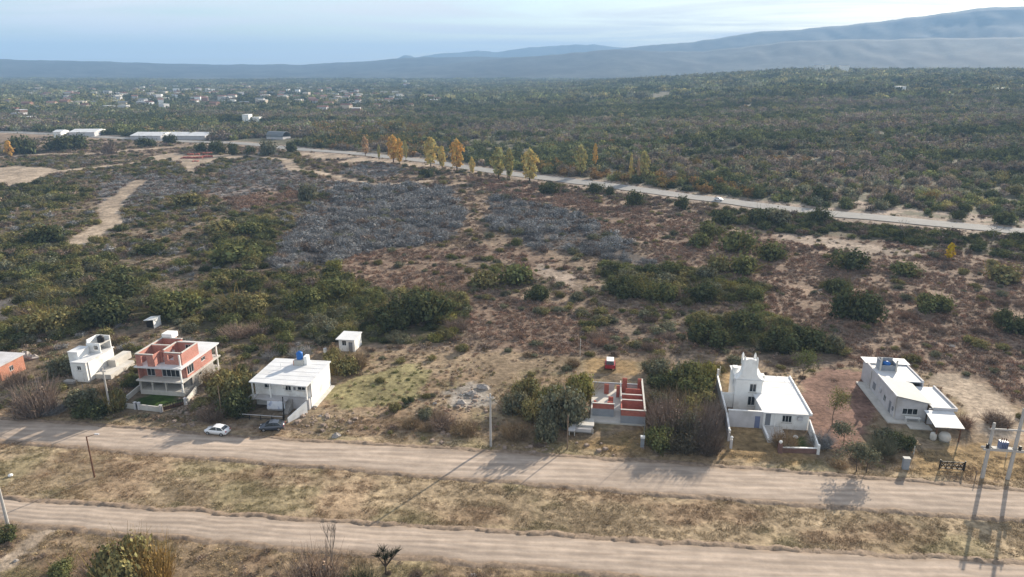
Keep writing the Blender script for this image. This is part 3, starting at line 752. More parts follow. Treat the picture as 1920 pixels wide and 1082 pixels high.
CROWNS = {}
def crown_mesh(kind_, i, lod):
    key = (kind_, i, lod)
    if key in CROWNS: return CROWNS[key]
    s = 1000 + i * 13 + lod * 7
    if kind_ in ('shrub', 'tree'):
        n, leaf = {2: (2600, 0.062), 1: (900, 0.10), 0: (220, 0.19)}[lod]
        fl = [0.8, 1.0, 0.7, 0.9][i % 4]
        v, c = crown(s, n, leaf, k=9 + i % 5, flat=fl, spread=0.74, lob=(0.17, 0.46), per=7)
        v2, c2 = spikes(s + 3, {2: 130, 1: 60, 0: 16}[lod], 1.15, {2: .012, 1: .02, 0: .04}[lod], 1.0, 0.6); v = np.concatenate([v, v2]); c = np.concatenate([c, c2 * np.array((1.2, 1.0, .85))])
    elif kind_ == 'bare':
        n, w = {2: (700, 0.010), 1: (260, 0.020), 0: (110, 0.045)}[lod]
        v, c = spikes(s, n if lod == 2 else int(n * .45), 1.05, w, 1.0, 0.75)
        v2, c2 = crown(s + 1, int(n * (.8 if lod == 2 else 1.9)), 0.05 if lod == 2 else 0.085 if lod == 1 else 0.14, k=8, flat=0.75, per=3, lob=(0.17, 0.42), spread=.7); v = np.concatenate([v, v2]); c = np.concatenate([c, c2 * 0.8])
    elif kind_ == 'tuft':
        v, c = spikes(s, 34, 0.75, 0.045, 1.0, 0.85)
        v2, c2 = crown(s + 1, 60, 0.17, k=5, flat=0.45, per=4, base=0.03, spread=0.75); v = np.concatenate([v, v2]); c = np.concatenate([c, c2])
    elif kind_ == 'grass':
        v, c = spikes(s, 26, 0.9, 0.055, 1.1, 0.8)
    elif kind_ == 'poplar':
        g = np.random.default_rng(s); m = 150; per = 8
        t = g.uniform(0.0, 1, m); a = g.uniform(0, 6.28, m)
        R_ = np.sin(np.clip(t * 0.93 + 0.07, 0, 1) * math.pi) ** 0.6 * g.uniform(0.45, 1.05, m) * (1 + 0.3 * np.sin(a * 2 + t * 9 + s))
        c0 = np.stack([R_ * np.cos(a), R_ * np.sin(a), 0.16 + 0.84 * t], 1)
        cc = (c0[:, None] + g.normal(size=(m, per, 3)) * np.array([.12, .12, .022])).reshape(-1, 3)
        nr_ = np.repeat(np.stack([np.cos(a), np.sin(a), 0.4 + 0 * a], 1), per, 0) + g.normal(size=(m * per, 3)) * .6
        nr_ /= np.linalg.norm(nr_, axis=1)[:, None]
        v = quads_from(cc * np.array([1, 1, 4.0]), nr_, 0.16 * g.uniform(.6, 1.3, m * per), g.uniform(.5, 1, m * per), g) / np.array([1, 1, 4.0])
        c = np.repeat(np.repeat(leafcol(m, g, .7, 1.3, .16), per, 0), 4, 0)
    me = np_mesh(kind_ + '_crown', v, soup(v), [M_twig if kind_ in ('bare', 'tuft', 'grass') else M_leaf], c)
    CROWNS[key] = me
    return me
def stem_mesh(kind_, i):
    key = (kind_, i, 'stem')
    if key in CROWNS: return CROWNS[key]
    if kind_ == 'poplar': v, f = tube_np([(0, 0, -.02), (0.02, 0, 0.3), (0, 0.03, .9)], [0.12, 0.08, 0.02], 6)
    elif kind_ == 'tree': v, f = stems(900 + i, 3 + i % 3, 0.62, 0.05, 0.5)
    else: v, f = stems(900 + i, 5, 0.45, 0.028, 0.55)
    CROWNS[key] = np_mesh(kind_ + '_stem', v, f, [M_bark])
    return CROWNS[key]
def plant(name, kind_, x, y, sx, sz, tint, label, cat, group, i=0, lod=2, rz=None, z=None):
    """a plant of its own: an Empty at its foot with its crown and its stems or trunk"""
    z = float(terrain(x, y)) if z is None else z
    e = empty(name, (x, y, z), random.uniform(0, 6.28) if rz is None else rz, label, cat, group)
    e.scale = (sx, sx, sz)
    c = link(bpy.data.objects.new('crown', crown_mesh(kind_, i, lod))); c.parent = e; c['tint'] = [float(t) for t in tint] + [1.0]
    t = link(bpy.data.objects.new('trunk', stem_mesh(kind_, i))); t.parent = e
    return e

# colours of the plants themselves
T_DARK = (0.080, 0.090, 0.042); T_GREEN = (0.130, 0.138, 0.056); T_OLIVE = (0.185, 0.168, 0.075); T_YELL = (0.20, 0.19, 0.06)
T_GREY = (0.285, 0.280, 0.272); T_BROWN = (0.230, 0.172, 0.132); T_RED = (0.260, 0.172, 0.122); T_TAN = (0.25, 0.185, 0.115); T_PINK = (0.235, 0.182, 0.148)
T_SAGE = (0.150, 0.150, 0.098); T_STRAW = (0.385, 0.295, 0.178)
NAMES = [(T_DARK, 'dark green'), (T_GREEN, 'green'), (T_OLIVE, 'olive green'), (T_YELL, 'yellow green'), (T_GREY, 'grey leafless'), (T_BROWN, 'brown'),
         (T_RED, 'reddish brown'), (T_TAN, 'tan'), (T_PINK, 'pinkish brown'), (T_SAGE, 'grey green')]

# ------------------------------------------------------------------ where each sort of plant grows
KEEP = []                                # lot rectangles kept clear of scattered plants
for r_ in [(-113, -103, 12, 24), (-92.5, -85, 13, 26), (-76, -61.5, 4.5, 27), (-51, -37, 3.5, 22), (-45, -39, 34, 44), (7.5, 23, 1, 27), (9, 23, 26, 41), (35, 50, 2.5, 31), (63, 79, 11, 40),
           (61, 79, 1, 12), (-55, -38, -2, 4), (50, 60, 8, 34), (-97, -92, 44, 49)]:
    KEEP.append(r_)
def free(x, y, pad=0.0):
    u, v = UV(x, y)
    ok = np.ones(np.shape(x), bool)
    for a, b, c, d in KEEP: ok &= ~((u > a - pad) & (u < b + pad) & (v > c - pad) & (v < d + pad))
    ok &= ~((y < ipl(ROAD1_T, x) + 1.2 + pad) & (y > ipl(ROAD2_B, x) - 1 - pad))
    ok &= dist_poly(x, y, HWY) > 7.5 + pad
    for t, w in TRACKS + [TRACK2, TRACK3]: ok &= dist_poly(x, y, t) > w * 0.5 + pad * 0.7
    return ok
SPEC = {  # zone: plants per square metre, radius range, (kind, tint, weight)
    'base': (0.035, 0.9, 2.2, [('shrub', T_OLIVE, 2), ('shrub', T_SAGE, 2), ('bare', T_BROWN, 2), ('bare', T_PINK, 1)]),
    'mixed': (0.075, 0.9, 2.3, [('shrub', T_OLIVE, 3), ('shrub', T_GREEN, 2), ('shrub', T_DARK, 1.2), ('bare', T_BROWN, 2.2), ('bare', T_GREY, 1.6), ('shrub', T_SAGE, 2)]),
    'mixed2': (0.075, 0.9, 2.2, [('shrub', T_OLIVE, 2), ('shrub', T_GREEN, 2), ('shrub', T_SAGE, 2.5), ('bare', T_PINK, 2), ('bare', T_BROWN, 2)]),
    'thicket': (0.19, 1.2, 3.2, [('shrub', T_DARK, 2.8), ('shrub', T_GREEN, 3.2), ('shrub', T_OLIVE, 2.4), ('bare', T_BROWN, 1.3), ('shrub', T_SAGE, 1.6), ('shrub', T_YELL, 0.4)]),
    'red': (0.028, 0.7, 1.9, [('bare', T_RED, 2), ('bare', T_BROWN, 2), ('shrub', T_OLIVE, 1.6), ('shrub', T_SAGE, 1.6)]),
    'grey': (0.115, 1.3, 3.1, [('bare', T_GREY, 9), ('bare', (0.22, 0.208, 0.20), 4), ('bare', T_BROWN, 1.6), ('shrub', T_SAGE, 0.7)]),
    'greyb': (0.16, 0.8, 1.6, [('bare', T_GREY, 4), ('bare', T_PINK, 3), ('shrub', T_SAGE, 1)]),
    'pale': (0.008, 0.7, 1.6, [('shrub', T_OLIVE, 1), ('bare', T_BROWN, 1)]),
    'hedge': (0.12, 1.3, 2.8, [('shrub', T_DARK, 4), ('shrub', T_GREEN, 1.5), ('bare', T_BROWN, 1.5)]),
    'lot': (0.03, 0.6, 1.6, [('shrub', T_OLIVE, 2), ('bare', T_TAN, 2), ('bare', T_BROWN, 2), ('shrub', T_SAGE, 1.4)]),
    'lotgreen': (0.012, 0.4, 1.0, [('shrub', T_OLIVE, 2), ('bare', T_TAN, 1)]),
    'rocky': (0.02, 0.4, 0.9, [('bare', T_TAN, 1)]),
    'near': (0.020, 0.4, 0.9, [('bare', T_BROWN, 2), ('bare', T_TAN, 1), ('shrub', T_OLIVE, 0.6)]),
}
def jgrid(x0, x1, y0, y1, step):
    gx, gy = np.meshgrid(np.arange(x0, x1, step), np.arange(y0, y1, step))
    return (gx + rng.uniform(-.5, .5, gx.shape) * step).ravel(), (gy + rng.uniform(-.5, .5, gy.shape) * step).ravel()
shr = []                                 # rows: x, y, radius, height, kind, tint, variant
gx, gy = jgrid(-420, 420, 60, 620, 1.15)
s_ = (np.abs(gx) < 0.80 * gy + 28) & free(gx, gy, 0.9); gx, gy = gx[s_], gy[s_]
zz, zpx, zpy = zone_of(gx, gy)
clump = fbm(gx / 13, gy / 13, 313, 3)
dens = np.array([SPEC[k][0] if k in SPEC else 0 for k in ZID])[zz] * 1.15 ** 2
dens = dens * np.clip((clump - 0.30) * 5, 0.25, 1.8)
acc = rng.random(len(gx)) < dens
for x, y, k in zip(gx[acc], gy[acc], zz[acc]):
    d, r0, r1_, ch = SPEC[ZID[k]]
    w = np.array([c[2] for c in ch], float)
    kd, tint, _ = ch[rng.choice(len(ch), p=w / w.sum())]
    rr = r0 + (r1_ - r0) * rng.random() ** 2.2
    shr.append((x, y, rr, rr * rng.uniform(0.62, 1.15), kd, np.array(tint) * rng.uniform(0.75, 1.3), int(rng.integers(0, 6))))

# plants that stand out in the photograph: (px, py of the foot, width and height in photo pixels, kind, tint, lod variant)
HERO = [
    (800, 600, 110, 75, 'tree', T_DARK), (735, 612, 80, 55, 'tree', T_DARK), (640, 560, 90, 50, 'tree', T_GREEN), (580, 575, 80, 50, 'tree', T_GREEN), (230, 560, 110, 55, 'tree', T_DARK),
    (200, 600, 100, 55, 'tree', T_DARK), (330, 590, 110, 60, 'tree', T_GREEN), (95, 620, 90, 55, 'tree', T_OLIVE), (455, 585, 90, 50, 'tree', T_OLIVE), (80, 455, 70, 40, 'tree', T_DARK), (1607, 594, 88, 72, 'tree', T_DARK),
    (1335, 446, 46, 34, 'tree', T_GREEN), (1310, 462, 40, 28, 'tree', T_GREEN), (1385, 472, 66, 40, 'tree', T_GREEN), (1445, 486, 58, 40, 'tree', T_GREEN), (1350, 508, 50, 38, 'tree', T_OLIVE), (1395, 512, 60, 42, 'tree', T_GREEN),
    (1275, 392, 28, 28, 'tree', T_DARK), (1540, 417, 36, 32, 'tree', T_DARK), (1540, 378, 34, 32, 'tree', T_DARK), (1360, 420, 44, 32, 'tree', T_DARK), (1420, 418, 50, 32, 'tree', T_DARK), (1455, 420, 44, 36, 'tree', T_SAGE),
    (1120, 362, 30, 22, 'tree', T_DARK), (1145, 366, 16, 20, 'tree', T_DARK), (1190, 386, 34, 28, 'tree', T_DARK), (1030, 362, 40, 24, 'tree', T_DARK), (800, 332, 30, 18, 'tree', T_DARK), (580, 376, 36, 40, 'tree', T_SAGE),
    (1590, 505, 62, 40, 'tree', T_DARK), (1700, 516, 50, 28, 'tree', T_GREEN), (1170, 555, 70, 42, 'tree', T_DARK), (1230, 560, 70, 46, 'tree', T_GREEN), (1320, 562, 70, 44, 'tree', T_DARK), (1410, 562, 50, 36, 'tree', T_GREEN),
    (1330, 645, 80, 50, 'tree', T_DARK), (1400, 620, 80, 48, 'tree', T_DARK), (1490, 650, 90, 52, 'tree', T_DARK), (1545, 655, 60, 40, 'tree', T_SAGE), (1750, 580, 70, 38, 'tree', T_GREEN), (1880, 525, 64, 38, 'tree', T_OLIVE), (1895, 620, 70, 45, 'tree', T_DARK),
    (1570, 550, 60, 36, 'tree', T_DARK), (960, 530, 70, 36, 'tree', T_GREEN), (905, 535, 60, 34, 'tree', T_OLIVE), (1010, 560, 50, 34, 'tree', T_DARK), (970, 460, 20, 18, 'shrub', T_GREEN), (440, 490, 90, 40, 'tree', T_GREEN), (420, 440, 60, 30, 'tree', T_OLIVE),
    (470, 440, 50, 28, 'tree', T_GREEN), (448, 422, 14, 12, 'shrub', T_YELL), (565, 502, 14, 14, 'shrub', T_YELL), (290, 475, 50, 22, 'tree', T_DARK), (110, 365, 40, 20, 'tree', T_DARK), (350, 385, 60, 28, 'tree', T_OLIVE),
    # between and around the houses
    (435, 745, 85, 70, 'tree', T_OLIVE), (400, 720, 40, 36, 'bare', T_TAN), (70, 775, 75, 75, 'bare', T_PINK), (120, 700, 50, 50, 'tree', T_SAGE), (30, 720, 40, 30, 'bare', T_BROWN), (160, 760, 60, 50, 'tree', T_SAGE), (172, 778, 64, 36, 'tree', T_DARK), (215, 770, 40, 60, 'tree', T_OLIVE), (448, 776, 64, 66, 'tree', T_DARK),
    (1054, 792, 84, 100, 'tree', T_SAGE), (1090, 745, 60, 56, 'tree', T_YELL), (1000, 786, 60, 50, 'tree', T_OLIVE), (1030, 760, 50, 50, 'tree', T_GREEN), (960, 770, 60, 50, 'tree', T_SAGE), (985, 740, 60, 40, 'tree', T_OLIVE), (965, 820, 50, 30, 'bare', T_TAN), (1022, 820, 52, 56, 'tree', T_SAGE),
    (1250, 790, 60, 50, 'bare', T_PINK), (1290, 786, 60, 44, 'tree', T_OLIVE), (1335, 790, 46, 44, 'bare', T_PINK), (1235, 765, 50, 40, 'tree', T_SAGE), (1300, 760, 70, 40, 'tree', T_OLIVE), (1260, 715, 70, 50, 'tree', T_SAGE), (1225, 700, 50, 40, 'tree', T_SAGE), (1250, 810, 70, 60, 'bare', T_BROWN), (1318, 815, 60, 60, 'bare', T_PINK), (1285, 812, 56, 50, 'tree', T_SAGE), (1275, 838, 90, 48, 'bare', (0.115, 0.10, 0.07)), (1235, 840, 60, 50, 'tree', T_GREEN), (1325, 846, 56, 52, 'bare', (0.15, 0.115, 0.09)), (1290, 735, 90, 60, 'tree', T_GREEN), (1320, 715, 50, 50, 'tree', T_YELL), (1245, 730, 60, 40, 'tree', T_DARK), (1265, 770, 80, 40, 'bare', T_TAN),
    (640, 700, 60, 45, 'tree', T_OLIVE), (665, 690, 50, 36, 'bare', T_TAN), (625, 680, 40, 30, 'tree', T_OLIVE), (800, 780, 40, 22, 'tree', T_SAGE), (830, 800, 50, 22, 'bare', T_BROWN), (770, 800, 36, 18, 'bare', T_TAN), (870, 812, 48, 24, 'bare', T_TAN),
    (740, 770, 26, 20, 'shrub', T_OLIVE), (765, 755, 22, 14, 'shrub', T_DARK), (1470, 838, 46, 36, 'bare', T_TAN), (1690, 838, 50, 34, 'tree', T_DARK), (1655, 850, 46, 34, 'bare', T_SAGE), (1665, 830, 50, 30, 'tree', T_SAGE),
    (1540, 836, 40, 30, 'bare', T_GREY), (1870, 795, 50, 24, 'bare', T_BROWN), (1800, 800, 40, 26, 'bare', T_RED), (350, 690, 40, 30, 'bare', T_TAN), (400, 785, 50, 30, 'bare', T_BROWN),
    # near edge of the picture
    (236, 1112, 118, 132, 'tree', T_OLIVE), (288, 1104, 76, 112, 'bare', (0.30, 0.20, 0.07)), (10, 1010, 46, 30, 'tree', T_DARK), (120, 1072, 60, 34, 'shrub', T_GREEN), (590, 1122, 110, 90, 'bare', T_BROWN), (672, 1120, 70, 64, 'bare', (0.07, 0.075, 0.045)), (560, 1130, 80, 60, 'bare', T_BROWN),
    (180, 1085, 60, 40, 'bare', T_BROWN), (900, 1110, 60, 40, 'bare', T_BROWN),
]
for i, (px, py, w, h, kd, tint) in enumerate(HERO):
    x, y, z = P(px, py)
    m = mpp(x, y)
    shr.append((x, y, w * m / 2 * 1.02, h * m / 0.98 * 1.05 * (0.9 if kd == 'bare' else 0.8), kd, np.array(tint) * (0.92 + 0.16 * random.random()), i % 6))
n_hero = len(HERO)

# landmarks used to say which plant is which
MARKS = [('orange brick house', -107, 17), ('small tank-topped white house', -89, 19), ('two-storey brick house', -69, 17), ('wide white house', -44, 15),
         ('lone white shed', -42, 40), ('roofless brick building', 17, 18), ('tower house', 44, 20), ('grey carport house', 70, 28), ('transformer poles', 74, 2.6), ('open lot street pole', -3.8, 1.9), ('red vehicle', 15.7, 39), ('white canopy', -94, 46)]
MARKW = [(n, *W(u, v)) for n, u, v in MARKS]
for n, q in [('winding dirt track', (205, 400)), ('left track end', (160, 450)), ('large grey scrub patch', (690, 410)), ('grey patch left end', (560, 460)), ('smaller grey scrub patch', (1040, 430)), ('big round dark tree', (1607, 590)), ('yellow sapling', (1779, 485)),
             ('highway car', (1348, 376)), ('brick stacks', (370, 297)), ('orange poplar pair', (740, 303)), ('last big poplar', (993, 340)), ('dark highway hedge', (1640, 440)), ('left dirt clearing', (50, 335)), ('pale soil patch', (1045, 520)), ('central red scrub', (800, 500)),
             ('slim orange poplar', (1115, 312)), ('left edge thicket', (40, 500)), ('left thicket', (230, 560)), ('mid thicket', (500, 560)), ('thicket end tree', (800, 595)), ('right red slope', (1700, 620)), ('green highway clump', (1390, 480)), ('right edge scrub', (1880, 560)), ('pale gravel drive', (1830, 740)), ('red soil yard', (1570, 740)),
             ('long white sheds', (315, 255)), ('left white sheds', (150, 255)), ('arched shed', (516, 258)), ('blocky white house', (466, 228)), ('yellow wood edge', (640, 270)), ('left orange poplar', (20, 296)), ('wood behind poplars', (850, 285)), ('wood above highway car', (1350, 330)), ('wood at right edge', (1880, 340)), ('mid hillside wood', (1600, 320)), ('wood at centre right', (1200, 290)), ('lower road yucca', (722, 1078)), ('bare roadside tree', (630, 1080)), ('low brick wall', (1500, 850)), ('concrete cistern', (1090, 810))]:
    MARKW.append((n, *P(*q)[:2]))
def cname(t):
    t = np.array(t); return min(NAMES, key=lambda q: np.abs(np.log(np.array(q[0]) / t)).sum())[1]
def where(x, y, r):
    d = [math.hypot((x - a), (y - b) * 0.8) for _, a, b in MARKW]; k = int(np.argmin(d)); n, a, b = MARKW[k]
    if d[k] < r * 1.2: return 'at the ' + n
    dxn, dyn = x - a, y - b
    far_ = 'just ' if d[k] < 7 else ('' if d[k] < 18 else 'well ' if d[k] < 45 else 'far ')
    if abs(dxn) > abs(dyn) * 2.2: side = 'right of' if dxn > 0 else 'left of'
    elif abs(dyn) > abs(dxn) * 2.2: side = 'behind' if dyn > 0 else 'before'
    else: side = ('rear' if dyn > 0 else 'front') + ('-right of' if dxn > 0 else '-left of')
    return far_ + side + ' the ' + n
def size_word(r): return 'very small' if r < 0.9 else 'small' if r < 1.4 else 'medium' if r < 2.0 else 'large' if r < 3.0 else 'very large'
def plabel(x, y, r, h, kd, tint, noun):
    c = cname(tint)
    shp = 'low spreading' if h < r * 0.95 else 'tall' if h > r * 1.35 else 'rounded'
    return f"{size_word(r)} {shp} {c} {noun} {where(x, y, r)}"

KINDS_ = {'shrub': ('shrub', 'shrub', 'shrubs on the scrubland'), 'tree': ('shrub', 'shrub', 'shrubs on the scrubland'), 'bare': ('twiggy_bush', 'bush', 'twiggy leafless bushes on the scrubland')}
def gn_stuff(name, pts, rz, scl, tint, pick, sources):
    """one object of uncountable ground cover: every point carries one of the source plants"""
    me = bpy.data.meshes.new(name)
    me.vertices.add(len(pts)); me.vertices.foreach_set('co', np.asarray(pts, np.float32).ravel())
    def att(n, t, d, key='value'):
        a = me.attributes.new(n, t, 'POINT'); a.data.foreach_set(key, np.asarray(d).ravel())
    rot = np.zeros((len(pts), 3), np.float32); rot[:, 2] = rz
    att('rot', 'FLOAT_VECTOR', rot, 'vector'); att('scl', 'FLOAT_VECTOR', np.asarray(scl, np.float32), 'vector')
    att('tint', 'FLOAT_COLOR', np.concatenate([np.asarray(tint), np.ones((len(pts), 1))], 1).astype(np.float32), 'color')
    att('pick', 'INT', np.asarray(pick, np.int32))
    o = link(bpy.data.objects.new(name, me))
    col = bpy.data.collections.new(name + '_sources')
    for i, s in enumerate(sources):
        so = bpy.data.objects.new('%03d_%s_source' % (i, name), s); col.objects.link(so)
    ng = bpy.data.node_groups.new(name, 'GeometryNodeTree')
    ng.interface.new_socket('Geometry', in_out='INPUT', socket_type='NodeSocketGeometry')
    ng.interface.new_socket('Geometry', in_out='OUTPUT', socket_type='NodeSocketGeometry')
    n, l = ng.nodes, ng.links
    gi, go = n.new('NodeGroupInput'), n.new('NodeGroupOutput')
    ci = n.new('GeometryNodeCollectionInfo'); ci.inputs['Collection'].default_value = col
    ci.inputs['Separate Children'].default_value = True; ci.inputs['Reset Children'].default_value = True
    ip_ = n.new('GeometryNodeInstanceOnPoints'); ip_.inputs['Pick Instance'].default_value = True
    def na(nm, dt):
        a = n.new('GeometryNodeInputNamedAttribute'); a.data_type = dt; a.inputs['Name'].default_value = nm
        return next(s for s in a.outputs if s.enabled and s.name == 'Attribute')
    er = n.new('FunctionNodeEulerToRotation'); l.new(na('rot', 'FLOAT_VECTOR'), er.inputs[0])
    mp_ = n.new('GeometryNodeMeshToPoints'); l.new(gi.outputs[0], mp_.inputs['Mesh'])
    l.new(mp_.outputs[0], ip_.inputs['Points']); l.new(ci.outputs[0], ip_.inputs['Instance'])
    l.new(na('pick', 'INT'), ip_.inputs['Instance Index']); l.new(er.outputs[0], ip_.inputs['Rotation']); l.new(na('scl', 'FLOAT_VECTOR'), ip_.inputs['Scale'])
    l.new(ip_.outputs[0], go.inputs[0])
    md = o.modifiers.new('scatter', 'NODES'); md.node_group = ng
    return kind(o, 'stuff')
def joined_mesh(kd, i, lod):
    """crown and stems of a stuff plant in one mesh"""
    key = ('join', kd, i, lod)
    if key in CROWNS: return CROWNS[key]
    a, b = crown_mesh(kd, i, lod), (stem_mesh(kd, i) if lod > 0 else None)
    def arr(m):
        v = np.zeros(len(m.vertices) * 3, np.float32); m.vertices.foreach_get('co', v)
        f = np.zeros(len(m.loops), np.int32); m.loops.foreach_get('vertex_index', f)
        return v.reshape(-1, 3), f.reshape(-1, 4)
    va, fa = arr(a)
    ca = np.zeros(len(va) * 4, np.float32); a.color_attributes['leafv'].data.foreach_get('color', ca); ca = ca.reshape(-1, 4)[:, :3]
    if b is None: CROWNS[key] = a; return a
    vb, fb = arr(b)
    CROWNS[key] = np_mesh(kd, np.concatenate([va, vb]), np.concatenate([fa, fb + len(va)]), [a.materials[0], M_bark], np.concatenate([ca, np.ones((len(vb), 3))]), mi=[0] * len(fa) + [1] * len(fb))
    return CROWNS[key]

order = sorted(range(len(shr)), key=lambda k: (0 if k >= len(shr) - n_hero else 1, -(shr[k][2] / mpp(shr[k][0], shr[k][1]))))
cnt = {'shrub': 0, 'twiggy_bush': 0}
rest = {'shrub': [], 'twiggy_bush': []}
for k in order:
    x, y, r, h, kd, tint, vi = shr[k]
    nm, noun, grp = KINDS_[kd]
    ppx, ppy = PROJ(x, y, float(terrain(x, y)))
    rp = r / mpp(x, y)
    if cnt[nm] < 285 and -rp < ppx < 1920 + rp and ppy < 1130:
        cnt[nm] += 1
        plant(nm, kd, x, y, r, h, tint, plabel(x, y, r, h, kd, tint, noun), 'shrub' if nm == 'shrub' else 'bush', grp, vi, 2 if y < 190 else 1)
    else:
        rest[nm].append(shr[k])
for nm, kd, label in (('shrub', 'shrub', 'scattered_shrubs'), ('twiggy_bush', 'bare', 'leafless_brushwood')):
    q = rest[nm]
    if not q: continue
    pts = np.array([(a[0], a[1], 0) for a in q]); pts[:, 2] = terrain(pts[:, 0], pts[:, 1]) - 0.05
    scl = np.array([(a[2], a[2], a[3]) for a in q])
    near_ = (pts[:, 1] < 230)
    pick = np.array([a[6] for a in q]) + np.where(near_, 0, 6)
    gn_stuff(label, pts, rng.uniform(0, 6.28, len(q)), scl, np.array([a[5] for a in q]), pick, [joined_mesh(kd, i, 1) for i in range(6)] + [joined_mesh(kd, i, 1 if kd == 'shrub' else 0) for i in range(6)])
print('shrubs', len(shr), cnt, {k: len(v) for k, v in rest.items()})

# low scrub tufts over the whole field
TUFT = {'base': (0.30, [T_BROWN, T_TAN, T_PINK]), 'mixed': (0.40, [T_BROWN, T_OLIVE, T_TAN, T_SAGE]), 'mixed2': (0.40, [T_BROWN, T_PINK, T_OLIVE, T_RED]), 'thicket': (0.12, [T_OLIVE, T_BROWN, T_GREEN]),
        'red': (0.80, [T_RED, T_RED, T_BROWN, T_PINK, (0.25, .16, .12)]), 'grey': (0.25, [T_GREY, T_BROWN]), 'greyb': (0.22, [T_PINK, T_GREY]), 'pale': (0.07, [T_TAN, T_PINK, T_OLIVE]), 'hedge': (0.2, [T_BROWN, T_OLIVE]),
        'lot': (0.40, [T_TAN, T_BROWN, T_TAN, T_OLIVE, T_RED]), 'lotgreen': (0.22, [T_OLIVE, (0.12, .13, .04), T_TAN]), 'rocky': (0.05, [T_TAN, T_GREY]), 'near': (0.30, [T_TAN, T_BROWN, T_STRAW]), 'redyard': (0.03, [T_RED])}
gx, gy = jgrid(-420, 420, 55, 560, 1.25)
s_ = (np.abs(gx) < 0.80 * gy + 22) & free(gx, gy, 0.3); gx, gy = gx[s_], gy[s_]
zz, _, _ = zone_of(gx, gy)
dens = np.array([TUFT[k][0] if k in TUFT else 0 for k in ZID])[zz] * 1.25 ** 2 * np.clip((fbm(gx / 7, gy / 7, 411, 3) - 0.3) * 4.5, 0.1, 2)
dens = dens * np.where(gy > 300, 0.6, 1)
a_ = rng.random(len(gx)) < dens
gx, gy, zz = gx[a_], gy[a_], zz[a_]
tt = np.array([TUFT[ZID[k]][1][int(rng.integers(0, len(TUFT[ZID[k]][1])))] for k in zz]) * rng.uniform(0.7, 1.35, len(gx))[:, None]
rs = rng.uniform(0.3, 0.85, len(gx)) * np.where(gy > 300, 1.4, 1) * np.where(np.isin(zz, [ZID.index('lot'), ZID.index('near'), ZID.index('lotgreen')]), 0.62, 1)
gn_stuff('dry_undergrowth', np.stack([gx, gy, terrain(gx, gy) - 0.03], 1), rng.uniform(0, 6.28, len(gx)), np.stack([rs, rs, rs * rng.uniform(.6, 1.3, len(gx))], 1), tt, rng.integers(0, 5, len(gx)), [crown_mesh('tuft', i, 1) for i in range(5)])
print('tufts', len(gx))
# grass of the strip between the roads, the verges and the near edge
gx, gy = jgrid(-135, 135, 50, 120, 0.36)
t1, b1, t2, b2 = ipl(ROAD1_T, gx), ipl(ROAD1_B, gx), ipl(ROAD2_T, gx), ipl(ROAD2_B, gx)
s_ = ((gy > t2 + .3) & (gy < b1 - .3)) | (gy < b2 - .4) | ((gy > t1 + .4) & (gy < t1 + 10))
s_ &= (np.abs(gx) < 0.80 * gy + 15)
u_, v_ = UV(gx, gy)
for a, b, c, d in KEEP:
    if c > 2: s_ &= ~((u_ > a) & (u_ < b) & (v_ > max(c, 5)) & (v_ < d))
cl = fbm(gx / 2.4, gy / 1.2, 511, 4); s_ &= rng.random(len(gx)) < np.clip((cl - 0.36) * 4.2, 0.02, 0.95)
s_ &= dist_poly(gx, gy, TRACK3[0]) > 1.1
gx, gy, cl = gx[s_], gy[s_], cl[s_]
pn = fbm(gx / 6, gy / 6, 71, 3); p2_ = fbm(gx / 8 + 31, gy / 5, 73, 3)
tt = np.array(T_STRAW)[None] * rng.uniform(0.6, 1.15, len(gx))[:, None]
k1 = sm(pn, .55, .68)[:, None]; k2 = sm(p2_, .56, .68)[:, None]
tt = tt * (1 - k1 * .5) + np.array((0.19, .18, .075)) * k1 * .5
tt = tt * (1 - k2 * .45) + np.array((0.27, .16, .10)) * k2 * .45
rs = rng.uniform(0.16, 0.36, len(gx)); bg_ = rng.random(len(gx)) < 0.05; rs[bg_] *= 1.8; tt[bg_] *= np.array((0.62, 0.60, 0.62))
gn_stuff('dry_grass', np.stack([gx, gy, terrain(gx, gy) - 0.01], 1), rng.uniform(0, 6.28, len(gx)), np.stack([rs, rs, rs * rng.uniform(.35, .8, len(gx))], 1), tt, rng.integers(0, 5, len(gx)), [crown_mesh('grass', i, 1) for i in range(5)])
print('grass', len(gx))

# woodland beyond the highway
gx, gy = jgrid(-1100, 1300, 240, 1150, 5.2)
yh = np.interp(gx, [p[0] for p in HWY], [p[1] for p in HWY])
fn = fbm(gx / 60, gy / 60, 611, 4)
clr = fbm(gx / 75 + 3, gy / 40, 651, 3)
s_ = (gy > yh + 15) & ((clr < .72) | (rng.random(len(gx)) < .45)) & (np.abs(gx) < 0.82 * gy + 20) & (dist_poly(gx, gy, HWY) > 14) & (rng.random(len(gx)) < np.clip((fn - 0.16) * 3.2, 0.45, 0.98))
zz, zx, zy = zone_of(gx, gy); s_ &= ~np.isin(zz, [ZID.index('dirt')]); s_ &= ~((zz == ZID.index('pale')) & (rng.random(len(gx)) < 0.8))
for c in [(360, 560)]: pass
WHS = [P(315, 262)[:2], P(152, 256)[:2], P(466, 230)[:2], P(516, 262)[:2]]
for a, b in WHS: s_ &= ~((np.abs(gx - a) < 34) & (gy < b + 14) & (gy > b - 40))
gx, gy, fn = gx[s_], gy[s_], fn[s_]
az = gx / gy
FT = [T_DARK, T_DARK, T_GREEN, T_SAGE, T_SAGE, T_OLIVE, (0.15, 0.125, 0.09), (0.17, 0.14, 0.115)]
ti = rng.integers(0, len(FT), len(gx))
pb = fbm(gx / 90 + 7, gy / 45, 631, 3)
ti = np.where((pb > .60) & (rng.random(len(gx)) < .6), 6 + (ti % 2), np.where(pb < .42, ti % 3, ti))
